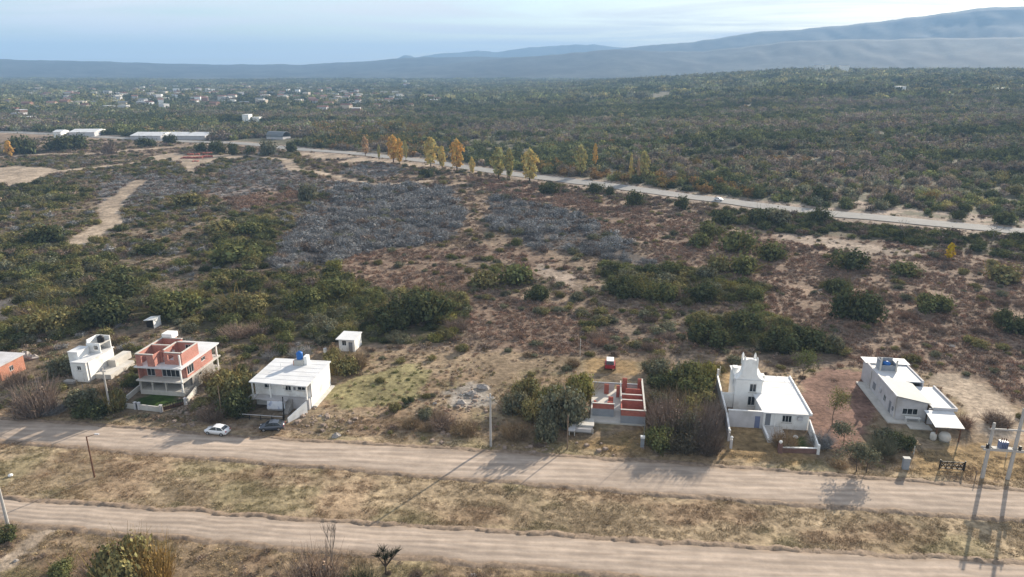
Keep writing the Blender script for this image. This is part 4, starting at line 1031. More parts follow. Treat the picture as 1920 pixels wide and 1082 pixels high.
tt = np.array(FT)[ti] * rng.uniform(0.9, 1.55, len(gx))[:, None] * (0.55 + 1.0 * fbm(gx / 70, gy / 35, 641, 3))[:, None]
au = (rng.random(len(gx)) < np.where((az > -0.28) & (az < -0.12) & (gy < 760), 0.40, 0.015)) | ((rng.random(len(gx)) < 0.45) & (gx > 10) & (gx < 120) & (gy < yh[s_] + 60))
tt[au] = np.array([(0.21, 0.15, 0.055), (0.17, 0.15, 0.055), (0.25, 0.16, 0.07)])[rng.integers(0, 3, au.sum())]
rs = rng.uniform(1.5, 3.6, len(gx)) * np.where(az < -0.15, 1.3, 1.0); hs = rs * rng.uniform(0.95, 1.45, len(gx))
o_ = np.argsort(-(rs / mpp(gx, gy))); o_ = [k for k in o_ if 0 < PROJ(gx[k], gy[k], float(terrain(gx[k], gy[k])))[0] < 1920]
ind = o_[:280]; isin = np.zeros(len(gx), bool); isin[ind] = True
for k in ind:
    t_ = tuple(tt[k])
    plant('woodland_tree', 'tree', gx[k], gy[k], rs[k], hs[k], t_, plabel(gx[k], gy[k], rs[k], hs[k], 'tree', t_, 'tree'), 'tree', 'trees of the wood beyond the highway', int(k % 6), 1)
k = ~isin
gn_stuff('far_woodland', np.stack([gx, gy, terrain(gx, gy) - 0.2], 1)[k], rng.uniform(0, 6.28, k.sum()), np.stack([rs, rs, hs], 1)[k], tt[k], rng.integers(0, 6, k.sum()), [crown_mesh('tree', i, 0) for i in range(6)])
print('wood', len(gx))
# the wood further off: groves of a dozen crowns
def grove(seed):
    g = np.random.default_rng(seed); V, C = [], []
    for i in range(11):
        v, c = crown(seed * 31 + i, 90, 0.30, k=5, per=5, flat=0.9)
        r = g.uniform(2.4, 4.6)
        V.append(v * np.array([r, r, r * g.uniform(.9, 1.5)]) + np.array([*g.uniform(-13, 13, 2), 0])); C.append(c * g.uniform(0.6, 1.4))
    v = np.concatenate(V); return np_mesh('grove', v, soup(v), [M_leaf], np.concatenate(C))
GR = [grove(i + 3) for i in range(7)]
gx, gy = jgrid(-2700, 3000, 950, 3500, 24)
fn = fbm(gx / 230, gy / 230, 711, 4)
s_ = (np.abs(gx) < 0.84 * gy) & (np.hypot(gx, gy) > 1080) & (rng.random(len(gx)) < np.clip((fn - 0.25) * 3.0, 0.35, 0.97) * np.where((gx / gy < -0.02) & (gy > 1150) & (gy < 2300), 0.6, 1))
gx, gy = gx[s_], gy[s_]
tt = np.array([T_DARK, T_GREEN, T_SAGE, T_DARK, T_OLIVE])[rng.integers(0, 5, len(gx))] * rng.uniform(.9, 1.65, len(gx))[:, None] * (0.45 + 1.2 * fbm(gx / 260, gy / 130, 731, 3))[:, None]
rs = rng.uniform(0.8, 1.25, len(gx))
gn_stuff('distant_groves', np.stack([gx, gy, terrain(gx, gy) - 0.4], 1), rng.uniform(0, 6.28, len(gx)), np.stack([rs, rs, rs * rng.uniform(.8, 1.2, len(gx))], 1), tt, rng.integers(0, 7, len(gx)), GR)
print('groves', len(gx))

# poplars and other trees along the highway: (foot px, foot py, top py, width px, tint, words)
T_OR = (0.54, 0.34, 0.10); T_YO = (0.50, 0.40, 0.15); T_PY = (0.34, 0.31, 0.13); T_PT = (0.42, 0.29, 0.17)
POP = [(685, 293, 259, 13, T_PT, 'pale tan poplar, first of the row from the left'), (711, 299, 273, 6, T_PY, 'thin pale young poplar beside the first tan one'), (738, 304, 258, 22, T_OR, 'broad orange poplar, the widest of the orange pair'), (750, 309, 264, 14, T_OR, 'slim orange poplar tucked against the broad orange one'),
       (761, 302, 266, 7, T_PY, 'thin pale green poplar just right of the orange pair'), (808, 314, 262, 24, T_YO, 'yellow green poplar with a leaning top'), (829, 318, 277, 15, T_YO, 'smaller yellow olive poplar beside the yellow green one'), (857, 321, 266, 24, T_OR, 'full yellow orange poplar in the middle of the row'), (885, 329, 297, 10, T_YO, 'small yellow topped poplar with a bare trunk'),
       (935, 336, 281, 28, T_PY, 'wide pale yellow poplar of the pale pair'), (955, 337, 283, 15, T_PY, 'narrow pale poplar touching the wide pale one'), (993, 343, 284, 28, T_YO, 'wide yellow orange poplar nearest the road end of the row'), (1088, 331, 276, 20, T_PY, 'pale green poplar beyond the road'), (1115, 313, 273, 9, T_OR, 'very slim orange poplar beyond the road'),
       (1182, 341, 293, 7, T_YO, 'slim yellow poplar beyond the road'), (1196, 342, 300, 6, T_PT, 'thin tan poplar right of the slim yellow one'), (1206, 336, 287, 18, T_PY, 'rounded pale poplar, last on the right'), (1779, 488, 457, 15, (0.50, 0.36, 0.02), 'bright yellow sapling alone in the red scrub'), (20, 296, 266, 14, T_OR, 'orange poplar at the left edge beside dark pines')]
for i, (px, py, ty, w, t, words_) in enumerate(POP):
    x, y, z = P(px, py); m = mpp(x, y)
    plant('poplar' if i != 17 else 'yellow_sapling', 'poplar', x, y, w * m / 2 * 0.98, (py - ty) * m * 1.04, t, words_, 'tree', 'poplars along the highway' if i != 17 else None, i % 4, 1)
FAR_TREES = [(415, 288, 22, 26, 'second'), (440, 290, 20, 20, ''), (400, 283, 24, 20, ''), (505, 290, 38, 30, ''), (545, 286, 22, 24, ''), (110, 283, 50, 30, ''), (45, 288, 50, 34, ''), (140, 280, 40, 26, ''), (320, 268, 26, 18, ''), (275, 275, 40, 18, ''), (470, 288, 22, 14, ''), (375, 285, 24, 18, ''), (205, 288, 30, 26, '')]
FT_W = ['flat topped dark pine behind the brick stacks', 'round dark pine right of the flat topped pine', 'dark pine in front of the long white roofs', 'wide grey green tree before the arched shed', 'pointed dark conifer alone by the dirt road end', 'dense dark trees before the white roofed group', 'dark spreading pine near the left orange poplar', 'dark tree under the right end of the white roofed group',
        'small dark tree covering the gap between the long roofs', 'low dark tree below the left long roof', 'short dark tree between the pine pair and the wide tree', 'low dark tree just behind the brick stacks', 'bare brownish tree left of the long roofs']
for i, (px, py, w, h, _) in enumerate(FAR_TREES):
    x, y, z = P(px, py); m = mpp(x, y)
    plant('pine_tree' if i != 12 else 'bare_tree', 'tree' if i != 12 else 'bare', x, y, w * m / 2, h * m * 0.95, T_DARK if i not in (3, 12) else T_SAGE if i == 3 else T_BROWN, FT_W[i], 'tree', None, i % 6, 1)
# ------------------------------------------------------------------ houses along the street (lot coordinates u, v, z)
HG = 'houses along the gravel street'; HOUSE = {}
# A: brick house cut by the left edge of the picture
T = Thing('brick_house', 'low orange brick house with a pale flat roof at the left frame edge', 'house', -111, 14, 0, HG)
m = T.mb(); m.wall_v(14, 20, -104.9, .2, 0, 3.1, [(16.2, 17.2, 1.1, 2.2)]); m.wall_u(-113, -104.9, 14, .2, 0, 3.1); m.wall_u(-113, -104.9, 19.8, .2, 0, 3.1); m.wall_v(14.2, 19.8, -113, .2, 0, 3.1); m.build('wall', M_orange, T.e)
m = T.mb(); m.slab([(-113.3, 13.6, 3.4), (-104.4, 13.6, 3.4), (-104.4, 20.3, 3.5), (-113.3, 20.3, 3.5)], .28); m.build('roof', M_plas, T.e)
window(T, T.e, 'v', 16.2, 17.2, 1.1, 2.2, -104.7, 1)

# B: small white house with black tank
T = Thing('white_house', 'small plain white house with one square window and a roof tank room', 'house', -89, 16, 0, HG)
HOUSE['B'] = T
m = T.mb(); m.wall_u(-90.2, -87.2, 15.8, .2, 0, 4.1, [(-89.2, -88.3, 2.5, 3.4)]); m.wall_v(16, 24, -87.4, .2, 0, 4.1); m.wall_v(16, 24, -90.2, .2, 0, 4.1); m.wall_u(-90, -87.4, 23.8, .2, 0, 4.1); m.build('wall', M_white, T.e)
m = T.mb(); m.box(-90.4, -87.0, 15.6, 24.2, 4.103, 4.28); m.build('roof', M_roofw, T.e)
window(T, T.e, 'u', -89.2, -88.3, 2.5, 3.4, 15.8, -1)
m = T.mb(); m.box(-91.6, -89.5, 17.0, 20.2, 0, 5.7); m.build('stair_block', M_white, T.e)
m = T.mb(); m.box(-91.7, -89.4, 16.9, 20.3, 5.703, 5.83); m.build('stair_roof', M_roofw, T.e)
m = T.mb(); m.wall_u(-90.4, -87.4, 20.7, .2, 4.283, 6.3, [(-88.9, -87.9, 4.8, 5.8)]); m.wall_v(20.9, 24, -90.4, .2, 4.283, 6.9); m.wall_u(-90.2, -87.4, 23.8, .2, 4.283, 6.9); m.build('tank_parapet', M_white, T.e)
m = T.mb(); m.box(-90.2, -87.4, 20.9, 23.8, 5.85, 6.0); m.build('tank_deck', M_conl, T.e)
m = T.mb(); m.box(-87.0, -83.6, 17.6, 25.0, 0, 1.0); m.box(-86.9, -85.2, 21.5, 26.5, 1.003, 2.4); m.build('side_terrace', M_conl, T.e)
m = T.mb(); m.box(-91.8, -89.6, 14.6, 15.75, 0, .5); m.build('doorstep', M_conc, T.e)
def tank(label, u, v, z, r, h, mm, group=None):
    T = Thing('water_tank', label, 'water tank', u, v, z, group)
    m = T.mb(); m.lathe(u, v, [(r * .96, z), (r, z + .1 * h), (r * .97, z + .33 * h), (r, z + .36 * h), (r * .97, z + .62 * h), (r, z + .65 * h), (r, z + .82 * h), (r * .75, z + .94 * h), (r * .3, z + h)], 16); m.build('barrel', mm, T.e, True)
    m = T.mb(); m.cyl(u, v, z + h, z + h * 1.07, r * .34, r * .30, 12); m.build('lid', mm, T.e)
tank('round black water tank on the roof of the small white house', -88.3, 22.4, 6.0, .68, 1.35, M_black, 'roof water tanks')

# C: two storeys, unfinished
T = Thing('brick_house', 'two-storey unfinished brick house with concrete slabs and open roofless top rooms', 'house', -69, 15, 0, HG)
m = T.mb(); m.box(-73.6, -64.6, 12.4, 25.4, 0, .9); m.build('plinth', M_conl, T.e)
for z0, z1 in ((2.85, 3.1), (5.6, 5.85)):
    m = T.mb(); m.box(-73.9, -64.3, 12.0, 25.6, z0, z1); m.build('floor_slab', M_roofw if z1 > 4 else M_conl, T.e)
for u in (-73.4, -71.0, -68.2):
    m = T.mb(); m.box(u - .11, u + .11, 12.45, 12.67, .903, 2.847); m.build('column', M_conl, T.e)
m = T.mb(); m.box(-64.75, -64.5, 12.1, 12.35, .903, 5.597 - 2.5); m.box(-64.75, -64.5, 12.1, 12.35, 3.103, 5.597); m.box(-65.0, -64.75, 12.8, 13.0, 5.853, 8.3); m.build('corner_column', M_white, T.e)
m = T.mb(); m.box(-64.9, -64.65, 24.9, 25.15, .903, 2.847); m.box(-64.9, -64.65, 24.9, 25.15, 3.103, 5.597); m.build('rear_column', M_white, T.e)
m = T.mb(); m.wall_u(-73.5, -64.9, 15.4, .2, .903, 2.847, [(-72.4, -70.8, .903, 2.7), (-69.8, -66.2, .903, 2.7)]); m.wall_v(12.4, 24, -73.6, .2, .903, 2.847); m.wall_v(15.6, 23.2, -64.85, .2, .903, 2.847, [(18, 18.9, 1.8, 2.5)]); m.wall_u(-73.4, -64.85, 23.2, .2, .903, 2.847); m.build('lower_wall', M_conc, T.e)  # darker concrete here puts the shadow of the front recess into the colour
m = T.mb(); m.wall_u(-73.6, -64.8, 14.0, .2, 3.103, 5.597, [(-72.8, -71.1, 3.103, 5.3), (-69.7, -66.0, 3.103, 5.3)]); m.wall_v(12.6, 14.0, -73.6, .2, 3.103, 5.597); m.wall_v(14.2, 23.2, -73.6, .2, 3.103, 5.597); m.wall_v(14.2, 23.2, -64.85, .2, 3.103, 5.597, [(14.4, 16.6, 3.5, 5.3), (19.3, 20.7, 4.2, 5.0)]); m.wall_u(-73.4, -64.85, 23.2, .2, 3.103, 5.597); m.build('middle_wall', M_brick, T.e)
window(T, T.e, 'v', 14.4, 16.6, 3.5, 5.3, -64.65, 1, 2)
window(T, T.e, 'v', 19.3, 20.7, 4.2, 5.0, -64.65, 1, 1)
window(T, T.e, 'v', 18, 18.9, 1.8, 2.5, -64.65, 1, 0)
window(T, T.e, 'u', -69.7, -66.0, 3.16, 5.3, 14.0, -1, 3, 'glazed_door')
window(T, T.e, 'u', -72.8, -71.1, 3.16, 5.3, 14.0, -1, 1, 'glazed_door')
m = T.mb()
m.wall_u(-73.5, -69.9, 12.4, .2, 5.853, 8.15, [(-72.4, -71.2, 5.853, 7.9)]); m.wall_v(12.6, 21, -73.5, .2, 5.853, 8.2); m.wall_v(12.6, 14.8, -70.1, .2, 5.853, 8.15); m.wall_u(-69.9, -68.4, 14.6, .2, 5.853, 8.15, [(-69.5, -68.7, 5.853, 7.9)])
m.wall_v(13.8, 14.6, -68.6, .2, 5.853, 8.15); m.wall_u(-68.4, -65.0, 13.8, .2, 5.853, 8.15, [(-67.9, -66.7, 6.7, 7.8)]); m.wall_v(14.0, 19.2, -65.2, .2, 5.853, 8.2); m.wall_u(-73.3, -69.2, 20.8, .2, 5.853, 8.2); m.wall_u(-69.2, -65.0, 19.2, .2, 5.853, 8.2, [(-67.6, -66.3, 6.6, 7.8)]); m.wall_v(14.8, 20.8, -69.4, .2, 5.853, 8.1, [(17.4, 18.4, 5.853, 7.9)]); m.wall_u(-73.3, -69.4, 17.2, .2, 5.853, 8.1)
m.build('top_wall', M_brick, T.e)
m = T.mb()
for a in [(-73.55, -69.85, 12.35, 12.65), (-73.55, -73.25, 12.65, 20.75), (-65.25, -64.95, 14.05, 19.15), (-68.45, -65.25, 13.75, 14.05), (-69.15, -64.95, 19.15, 19.45), (-73.55, -69.15, 20.75, 21.05), (-69.45, -69.15, 14.9, 19.1), (-73.25, -69.45, 17.15, 17.45)]: m.box(*a, 8.203, 8.36)
m.build('ring_beam', M_conl, T.e)
window(T, T.e, 'u', -67.6, -66.3, 6.6, 7.8, 19.2, -1, 1)
m = T.mb(); m.box(-73.4, -71.6, 21.1, 22.9, 5.853, 8.0); m.build('tank_room', M_brick, T.e)
m = T.mb(); m.box(-73.6, -71.4, 21.05, 23.1, 8.003, 9.0); m.build('tank_cover', M_white, T.e)
# yard of C
T = Thing('garden_wall', 'low grey front yard wall with stubby posts around the lawn of the unfinished house', 'wall', -70, 6.4, 0)
m = T.mb(); m.obox((-73.8, 6.7), (-70.8, 6.45), .2, 0, .95); m.obox((-69.6, 6.35), (-65.4, 6.0), .2, 0, 1.05); m.obox((-74.1, 6.9), (-75.0, 14.6), .18, 0, 1.0); m.obox((-62.4, 9.4), (-63.3, 14.4), .18, 0, 1.1, 1.3); m.build('wall', M_conl, T.e)
for u, v in ((-74.0, 6.7), (-70.6, 6.43), (-69.8, 6.36), (-65.2, 5.95), (-62.4, 9.2)):
    m = T.mb(); m.box(u - .2, u + .2, v - .2, v + .2, 0, 1.35); m.box(u - .25, u + .25, v - .25, v + .25, 1.353, 1.43); m.build('post', M_plas, T.e)
T = Thing('metal_gate', 'dark double driveway gate at the corner of the lawn yard', 'gate', -63.8, 7.6, 0)
a, b = np.array((-64.9, 6.2)), np.array((-62.7, 8.9))
for k in range(2):
    p, q = a + (b - a) * (k * .5 + .01), a + (b - a) * (k * .5 + .49)
    m = T.mb()
    for z in (.15, .75, 1.3): m.obox(p, q, .05, z, z + .09)
    for j in range(5): r = p + (q - p) * (j / 4); m.box(r[0] - .03, r[0] + .03, r[1] - .03, r[1] + .03, .1, 1.39)
    for j in range(2):
        c0 = p + (q - p) * (j / 2); c1 = p + (q - p) * ((j + 1) / 2); m.tube((*c0, .2), (*c1, .74), .03); m.tube((*c1, .2), (*c0, .74), .03)
    lf = m.build('gate_leaf', M_dark, T.e)
    m = T.mb(); m.obox(p, q, .025, .2, .74); m.build('sheet', M_rust, lf)
T = Thing('metal_gate', 'small dark pedestrian gate between two posts of the low grey wall', 'gate', -70.2, 6.4, 0)
m = T.mb(); m.obox((-70.4, 6.41), (-70.0, 6.38), .04, .1, 1.2); m.build('gate_leaf', M_dark, T.e)

# D: white house with garage below
T = Thing('white_house', 'wide white flat-roofed house with shaded porch and a garage opening below', 'house', -44, 15, 0, HG)
HOUSE['D'] = T
m = T.mb(); m.box(-49.4, -38.7, 11.2, 20.6, 0, 2.1); m.wall_u(-49.4, -38.7, 11.2, .2, 2.1, 5.0, [(-47.6, -46.2, 3.5, 4.5), (-45.4, -44.6, 2.1, 4.3), (-43.6, -42.4, 3.2, 4.5), (-41.2, -39.6, 3.4, 4.5)]); m.wall_v(11.4, 20.6, -38.9, .2, 2.1, 5.0); m.wall_v(11.4, 20.6, -49.4, .2, 2.1, 5.0); m.wall_u(-49.2, -38.9, 20.4, .2, 2.1, 5.0); m.build('wall', M_white, T.e)
m = T.mb(); m.slab([(-49.8, 9.9, 5.2), (-38.5, 9.3, 5.2), (-38.4, 20.8, 5.25), (-49.8, 20.8, 5.25)], .2); m.build('roof', M_roofw, T.e)
for a in ((-47.6, -46.2, 3.5, 4.5), (-43.6, -42.4, 3.2, 4.5), (-41.2, -39.6, 3.4, 4.5)): window(T, T.e, 'u', *a, 11.2, -1)
m = T.mb(); m.box(-45.4, -44.6, 11.3, 11.36, 2.1, 4.3); m.build('door', M_white, T.e)
m = T.mb(); m.box(-50.2, -42.6, 9.2, 11.15, 1.95, 2.15); m.build('terrace', M_plas, T.e)
m = T.mb(); m.box(-50.1, -49.7, 9.3, 9.7, 0, 1.947); m.box(-46.4, -42.8, 9.3, 9.5, 0, 1.947); m.box(-42.8, -38.8, 10.4, 11.1, 0, 2.1); m.build('terrace_support', M_plas, T.e)
m = T.mb()
for k in range(1, 6): v = 9.6 + 1.85 * k; m.box(-49.7, -38.5, v, v + .05, 5.2 + .05 * (v - 9.6) / 11.2, 5.225 + .05 * (v - 9.6) / 11.2)
m.build('roof_seam', M_plas, T.e)
for u in (-49.3, -45.9, -39.0):
    m = T.mb(); m.box(u - .12, u + .12, 10.0, 10.24, 2.153, 4.99); m.build('porch_column', M_white, T.e)
m = T.mb(); m.obox((-38.75, 9.2), (-40.6, 5.2), .2, 0, 2.3, 0.9); m.build('side_wall', M_white, T.e)
m = T.mb(); m.box(-38.7, -37.9, 11.5, 20.4, 0, .25); m.build('side_path', M_conl, T.e)
o = Thing('banner', 'white and blue cloth banner hung under the terrace of the white house', 'banner', -44.8, 9.2)
m = o.mb(); m.slab([(-46.3, 9.20, 1.9), (-43.0, 9.20, 2.0), (-42.6, 8.6, .7), (-46.3, 8.9, .5)], .02); m.build('cloth', M_ban, o.e)
o = Thing('stair_railing', 'dark posts and rails of the stair in front of the white house', 'railing', -42.4, 8.2)
for k in range(5):
    u, v = -43.2 + .35 * k, 9.2 - 0.75 * k; m = o.mb(); m.box(u - .07, u + .07, v - .07, v + .07, 0, 2.9 - .25 * k); m.build('post', M_dark, o.e)
m = o.mb(); m.obox((-43.2, 9.2), (-41.8, 6.2), .08, 1.7, 1.8, 1.5); m.obox((-43.2, 9.2), (-41.8, 6.2), .08, 2.6, 2.75, 1.9); m.build('rail', M_dark, o.e)
o = Thing('stair', 'grey concrete stair beside the dark railing of the white house', 'stair', -43.4, 8)
for k in range(8):
    m = o.mb(); m.box(-43.0, -41.9, 10.4 - .3 * k - .3, 10.4 - .3 * k, 0, 2.0 - .24 * k); m.build('step', M_conc, o.e)
o = Thing('rail_fence', 'low dark rail fence in front of the white house yard', 'fence', -46, 5.5)
for k in range(5):
    u = -50 + 2.1 * k; m = o.mb(); m.box(u - .06, u + .06, 5.4, 5.52, 0, 1.1); m.build('post', M_dark, o.e)
for z in (.35, .95):
    m = o.mb(); m.box(-50, -41.6, 5.34, 5.39, z, z + .12); m.build('rail', M_plas if z > .5 else M_dark, o.e)
T = Thing('tank_stand', 'small brick stand with white top at the back of the white roof', 'stand', -43.7, 18.6, 5.25)
m = T.mb(); m.box(-44.6, -42.9, 17.8, 19.6, 5.26, 6.3); m.build('base', M_conl, T.e)
m = T.mb(); m.box(-44.75, -44.61, 17.8, 19.0, 5.26, 6.2); m.build('brick_side', M_orange, T.e)
m = T.mb(); m.box(-42.88, -42.2, 18.4, 19.7, 5.26, 6.9); m.build('chimney', M_white, T.e)
tank('blue water tank on the stand at the back of the white roof', -43.75, 18.7, 6.3, .62, 1.5, M_blue, 'roof water tanks')
def dish(label, u, v, z, r):
    T = Thing('satellite_dish', label, 'satellite dish', u, v, z)
    m = T.mb(); m.cyl(u, v, z, z + .55, .04, n=6); m.build('mast', M_metal, T.e)
    m = T.mb(); i = len(m.v); n = 12
    for k, (rr, dd) in enumerate(((0.05, .10), (.5, .06), (1, 0))):
        m.v += [(u + r * rr * math.cos(2 * math.pi * j / n), v - .1 + dd - .35 * r * rr * math.sin(2 * math.pi * j / n), z + .6 + r * rr * math.sin(2 * math.pi * j / n)) for j in range(n)]
    for k in range(2):
        for j in range(n): j2 = (j + 1) % n; m.f.append((i + k * n + j, i + k * n + j2, i + (k + 1) * n + j2, i + (k + 1) * n + j))
    m.f.append(tuple(i + j for j in range(n))); m.build('dish', M_white, T.e)
dish('round white satellite dish at the front of the white house porch', -43.0, 9.7, 4.2, .42)
T = Thing('vent_pipe', 'thin white vent pipe in the middle of the white roof', 'pipe', -46.6, 16.4, 5.23)
m = T.mb(); m.cyl(-46.6, 16.4, 5.23, 6.1, .07, n=8); m.build('pipe', M_white, T.e)
m = T.mb(); m.cyl(-46.6, 16.4, 6.1, 6.22, .13, .05, n=8); m.build('cap', M_white, T.e)

# E: shed
T = Thing('shed', 'small white flat-roofed shed standing alone at the edge of the thicket', 'shed', -42, 40, 0)
m = T.mb(); m.wall_u(-43.6, -40.0, 38.0, .2, 0, 2.75, [(-42.9, -41.9, 1.3, 2.5), (-41.4, -40.5, 0, 2.2)]); m.wall_v(38.2, 42.4, -40.2, .2, 0, 2.75); m.wall_v(38.2, 42.4, -43.6, .2, 0, 2.75); m.wall_u(-43.4, -40.2, 42.2, .2, 0, 2.75); m.build('wall', M_white, T.e)
m = T.mb(); m.box(-44.1, -39.8, 37.5, 42.7, 2.753, 2.95); m.build('roof', M_roofw, T.e)
window(T, T.e, 'u', -42.9, -41.9, 1.3, 2.5, 38.0, -1)
m = T.mb(); m.box(-41.4, -40.5, 38.08, 38.14, 0, 2.2); m.build('door', M_shut, T.e)
T = Thing('water_drum', 'small pale drum on the ground beside the shed', 'drum', -46.5, 37, 0)
m = T.mb(); m.cyl(-46.5, 37, 0, .8, .35, n=12); m.build('barrel', M_white, T.e); m = T.mb(); m.cyl(-46.5, 37, .8, .86, .37, n=12); m.build('lid', M_plas, T.e)

# F: roofless brick building
T = Thing('unfinished_building', 'roofless red brick building with open rooms and grey block base', 'building', 17, 18, 0, HG)
m = T.mb(); m.box(12.3, 21.9, 12.2, 26, 0, .28); m.build('floor_slab', M_conl, T.e)
m = T.mb(); m.wall_u(12.6, 16.4, 14.4, .2, .28, 1.75); m.wall_u(17.6, 21.8, 12.3, .2, .28, 1.75); m.wall_v(14.6, 17, 12.6, .2, .28, 1.75); m.wall_v(14.6, 17, 16.2, .2, .28, 1.5); m.wall_v(12.5, 25.6, 21.6, .2, .28, 1.5); m.wall_v(12.5, 16.4, 17.6, .2, .28, 1.5); m.build('block_wall', M_gblk, T.e)
m = T.mb(); m.wall_u(12.6, 16.4, 14.4, .2, 1.753, 2.75); m.wall_u(17.6, 21.8, 12.3, .2, 1.753, 2.85); m.wall_v(12.5, 25.6, 21.6, .2, 1.503, 2.9); m.wall_v(12.5, 16.4, 17.6, .2, 1.503, 2.5); m.build('front_brick_wall', M_rbrick, T.e)
for v0, h, u0 in ((16.4, 2.75, 17.8), (18.6, 2.75, 17.8), (21.2, 2.75, 18.6)):
    m = T.mb(); m.wall_u(u0, 21.6, v0, .2, .283, h); m.build('room_wall', M_rbrick, T.e)
m = T.mb(); m.wall_v(16.4, 25.4, 17.6, .2, .283, 2.4, [(19, 20.2, .283, 2.1), (22.4, 23.4, .283, 2.1)]); m.build('partition_wall', M_conl, T.e)
for u, v, w, h in ((18.0, 24.6, .9, 3.0), (20.9, 24.6, .7, 3.0), (14.6, 23.6, .9, 2.0), (16.9, 22.4, .6, 2.4), (15.4, 18.6, .9, 1.8), (13.0, 16.5, .5, 1.6), (12.8, 17.8, .4, 1.3), (15.2, 16.2, 1.0, 2.0)):
    m = T.mb(); m.box(u, u + w, v, v + .24, .283, .283 + h); m.build('brick_pier', M_rbrick, T.e)
m = T.mb(); m.wall_u(12.6, 21.6, 25.6, .2, .28, 1.5, [(16.6, 17.4, .28, 1.5)]); m.build('rear_wall', M_plas, T.e)
m = T.mb(); m.box(12.4, 21.8, 25.55, 25.85, 1.503, 1.72); m.build('rear_beam', M_gblk, T.e)
m = T.mb(); m.box(12.5, 16.5, 14.35, 14.65, 2.753, 2.86); m.box(17.5, 21.9, 12.25, 12.55, 2.853, 2.96); m.box(21.55, 21.85, 12.55, 25.5, 2.903, 3.0); m.box(17.8, 21.5, 16.35, 16.65, 2.753, 2.86); m.box(17.8, 21.5, 18.55, 18.85, 2.753, 2.86); m.build('ring_beam', M_conl, T.e)
T = Thing('brick_stack', 'heap of loose red bricks inside the roofless building', 'brick pile', 20, 22.6, .28)
for k in range(60):
    a, b, c = random.gauss(0, .55), random.gauss(0, .5), 0
    z = .285 + max(0, 1.0 - math.hypot(a, b)) * random.random() * 1.0
    m = T.mb(); m.box(20 + a - .16, 20 + a + .16, 22.6 + b - .08, 22.6 + b + .08, z, z + .18); m.build('brick', M_rbrick, T.e)
T = Thing('cistern', 'low concrete cistern with a pale slab top in front of the roofless building', 'cistern', 10.8, 9.5, 0)
m = T.mb(); m.box(9.0, 12.8, 8.4, 11.4, 0, 1.0); m.build('base', M_conc, T.e)
m = T.mb(); m.box(8.8, 13.0, 9.0, 11.6, 1.003, 1.2); m.build('slab', M_conl, T.e)
m = T.mb(); m.box(8.7, 9.9, 7.1, 8.95, 0.9, 1.05); m.build('side_slab', M_plas, T.e)
m = T.mb(); m.box(10.0, 12.6, 8.1, 8.38, .35, .95); m.build('beam', M_plas, T.e)
for u, v in ((8.8, 7.2), (9.7, 7.2), (12.8, 8.2)):
    m = T.mb(); m.box(u, u + .14, v, v + .14, 0, .897); m.build('post', M_conl, T.e)
T = Thing('red_vehicle', 'small red vehicle with a white roof parked behind the roofless building', 'vehicle', 15.7, 36.5, 0)
m = T.mb(); m.box(14.7, 16.8, 35.3, 38.2, .4, 1.15); m.build('body', M_red, T.e)
m = T.mb(); m.quad_prism([(14.9, 35.6, 1.153), (16.6, 35.6, 1.153), (16.6, 37.9, 1.153), (14.9, 37.9, 1.153)], [(15.1, 35.9, 1.85), (16.4, 35.9, 1.85), (16.4, 37.7, 1.85), (15.1, 37.7, 1.85)]); m.build('cabin', M_glass, T.e)
m = T.mb(); m.box(15.0, 16.5, 35.7, 37.8, 1.853, 2.0); m.build('roof', M_white, T.e)
for u in (14.7, 16.8):
    for v in (35.9, 37.6): m = T.mb(); m.tube((u - .1, v, .36), (u + .1, v, .36), .36, n=12); m.build('wheel', M_rubber, T.e)
T = Thing('white_canopy', 'small white canopy with a dark open side in the clearing behind the brick house', 'canopy', -94.5, 46.5, 0)
m = T.mb(); m.slab([(-95.2, 45.4, 2.0), (-92.6, 45.4, 2.3), (-92.6, 48.4, 2.3), (-95.2, 48.4, 2.0)], .12); m.build('roof', M_white, T.e)
m = T.mb(); m.box(-92.8, -92.7, 45.5, 48.3, 0, 2.1); m.box(-95.1, -92.8, 48.2, 48.3, 0, 1.9); m.build('side', M_white, T.e)
m = T.mb(); m.box(-95.0, -92.9, 46.0, 48.1, 0, 1.3); m.build('dark_block', M_dark, T.e)  # dark block filling the open side of the canopy

# G: white house with tower
T = Thing('white_house', 'bright white house with a crowned tower, curved gable and walled courtyard', 'house', 44, 20, 0, HG)
HOUSE['G'] = T
m = T.mb(); m.wall_u(42.0, 49.6, 14.4, .2, 0, 3.0, [(42.4, 43.3, .5, 2.8), (45.2, 46.8, 1.3, 2.6)]); m.wall_v(14.6, 29.4, 49.4, .2, 0, 3.0, [(18, 19.2, 1.2, 2.4), (24, 25.2, 1.2, 2.4)]); m.wall_v(14.6, 21.0, 42.0, .2, 0, 3.0); m.wall_u(42.9, 49.4, 29.2, .2, 0, 3.0); m.build('wall', M_white, T.e)
m = T.mb(); m.slab([(41.8, 13.9, 3.2), (49.9, 13.9, 3.2), (49.9, 29.7, 3.2), (42.95, 29.7, 3.2), (42.95, 20.9, 3.45), (41.3, 20.6, 3.45)], .2); m.build('roof', M_roofw, T.e)
m = T.mb()
for k in range(1, 6): v = 13.9 + 2.6 * k; m.box(43.0, 49.68, v, v + .05, 3.15, 3.222)
m.build('roof_seam', M_plas, T.e)
m = T.mb(); m.box(49.7, 49.95, 13.9, 29.7, 3.203, 3.45); m.build('roof_parapet', M_white, T.e)
window(T, T.e, 'u', 45.2, 46.8, 1.3, 2.6, 14.4, -1, 2); window(T, T.e, 'v', 18, 19.2, 1.2, 2.4, 49.6, 1); window(T, T.e, 'v', 24, 25.2, 1.2, 2.4, 49.6, 1)
m = T.mb(); m.box(42.4, 43.3, 14.48, 14.54, .5, 2.8); m.build('door', M_shut, T.e)
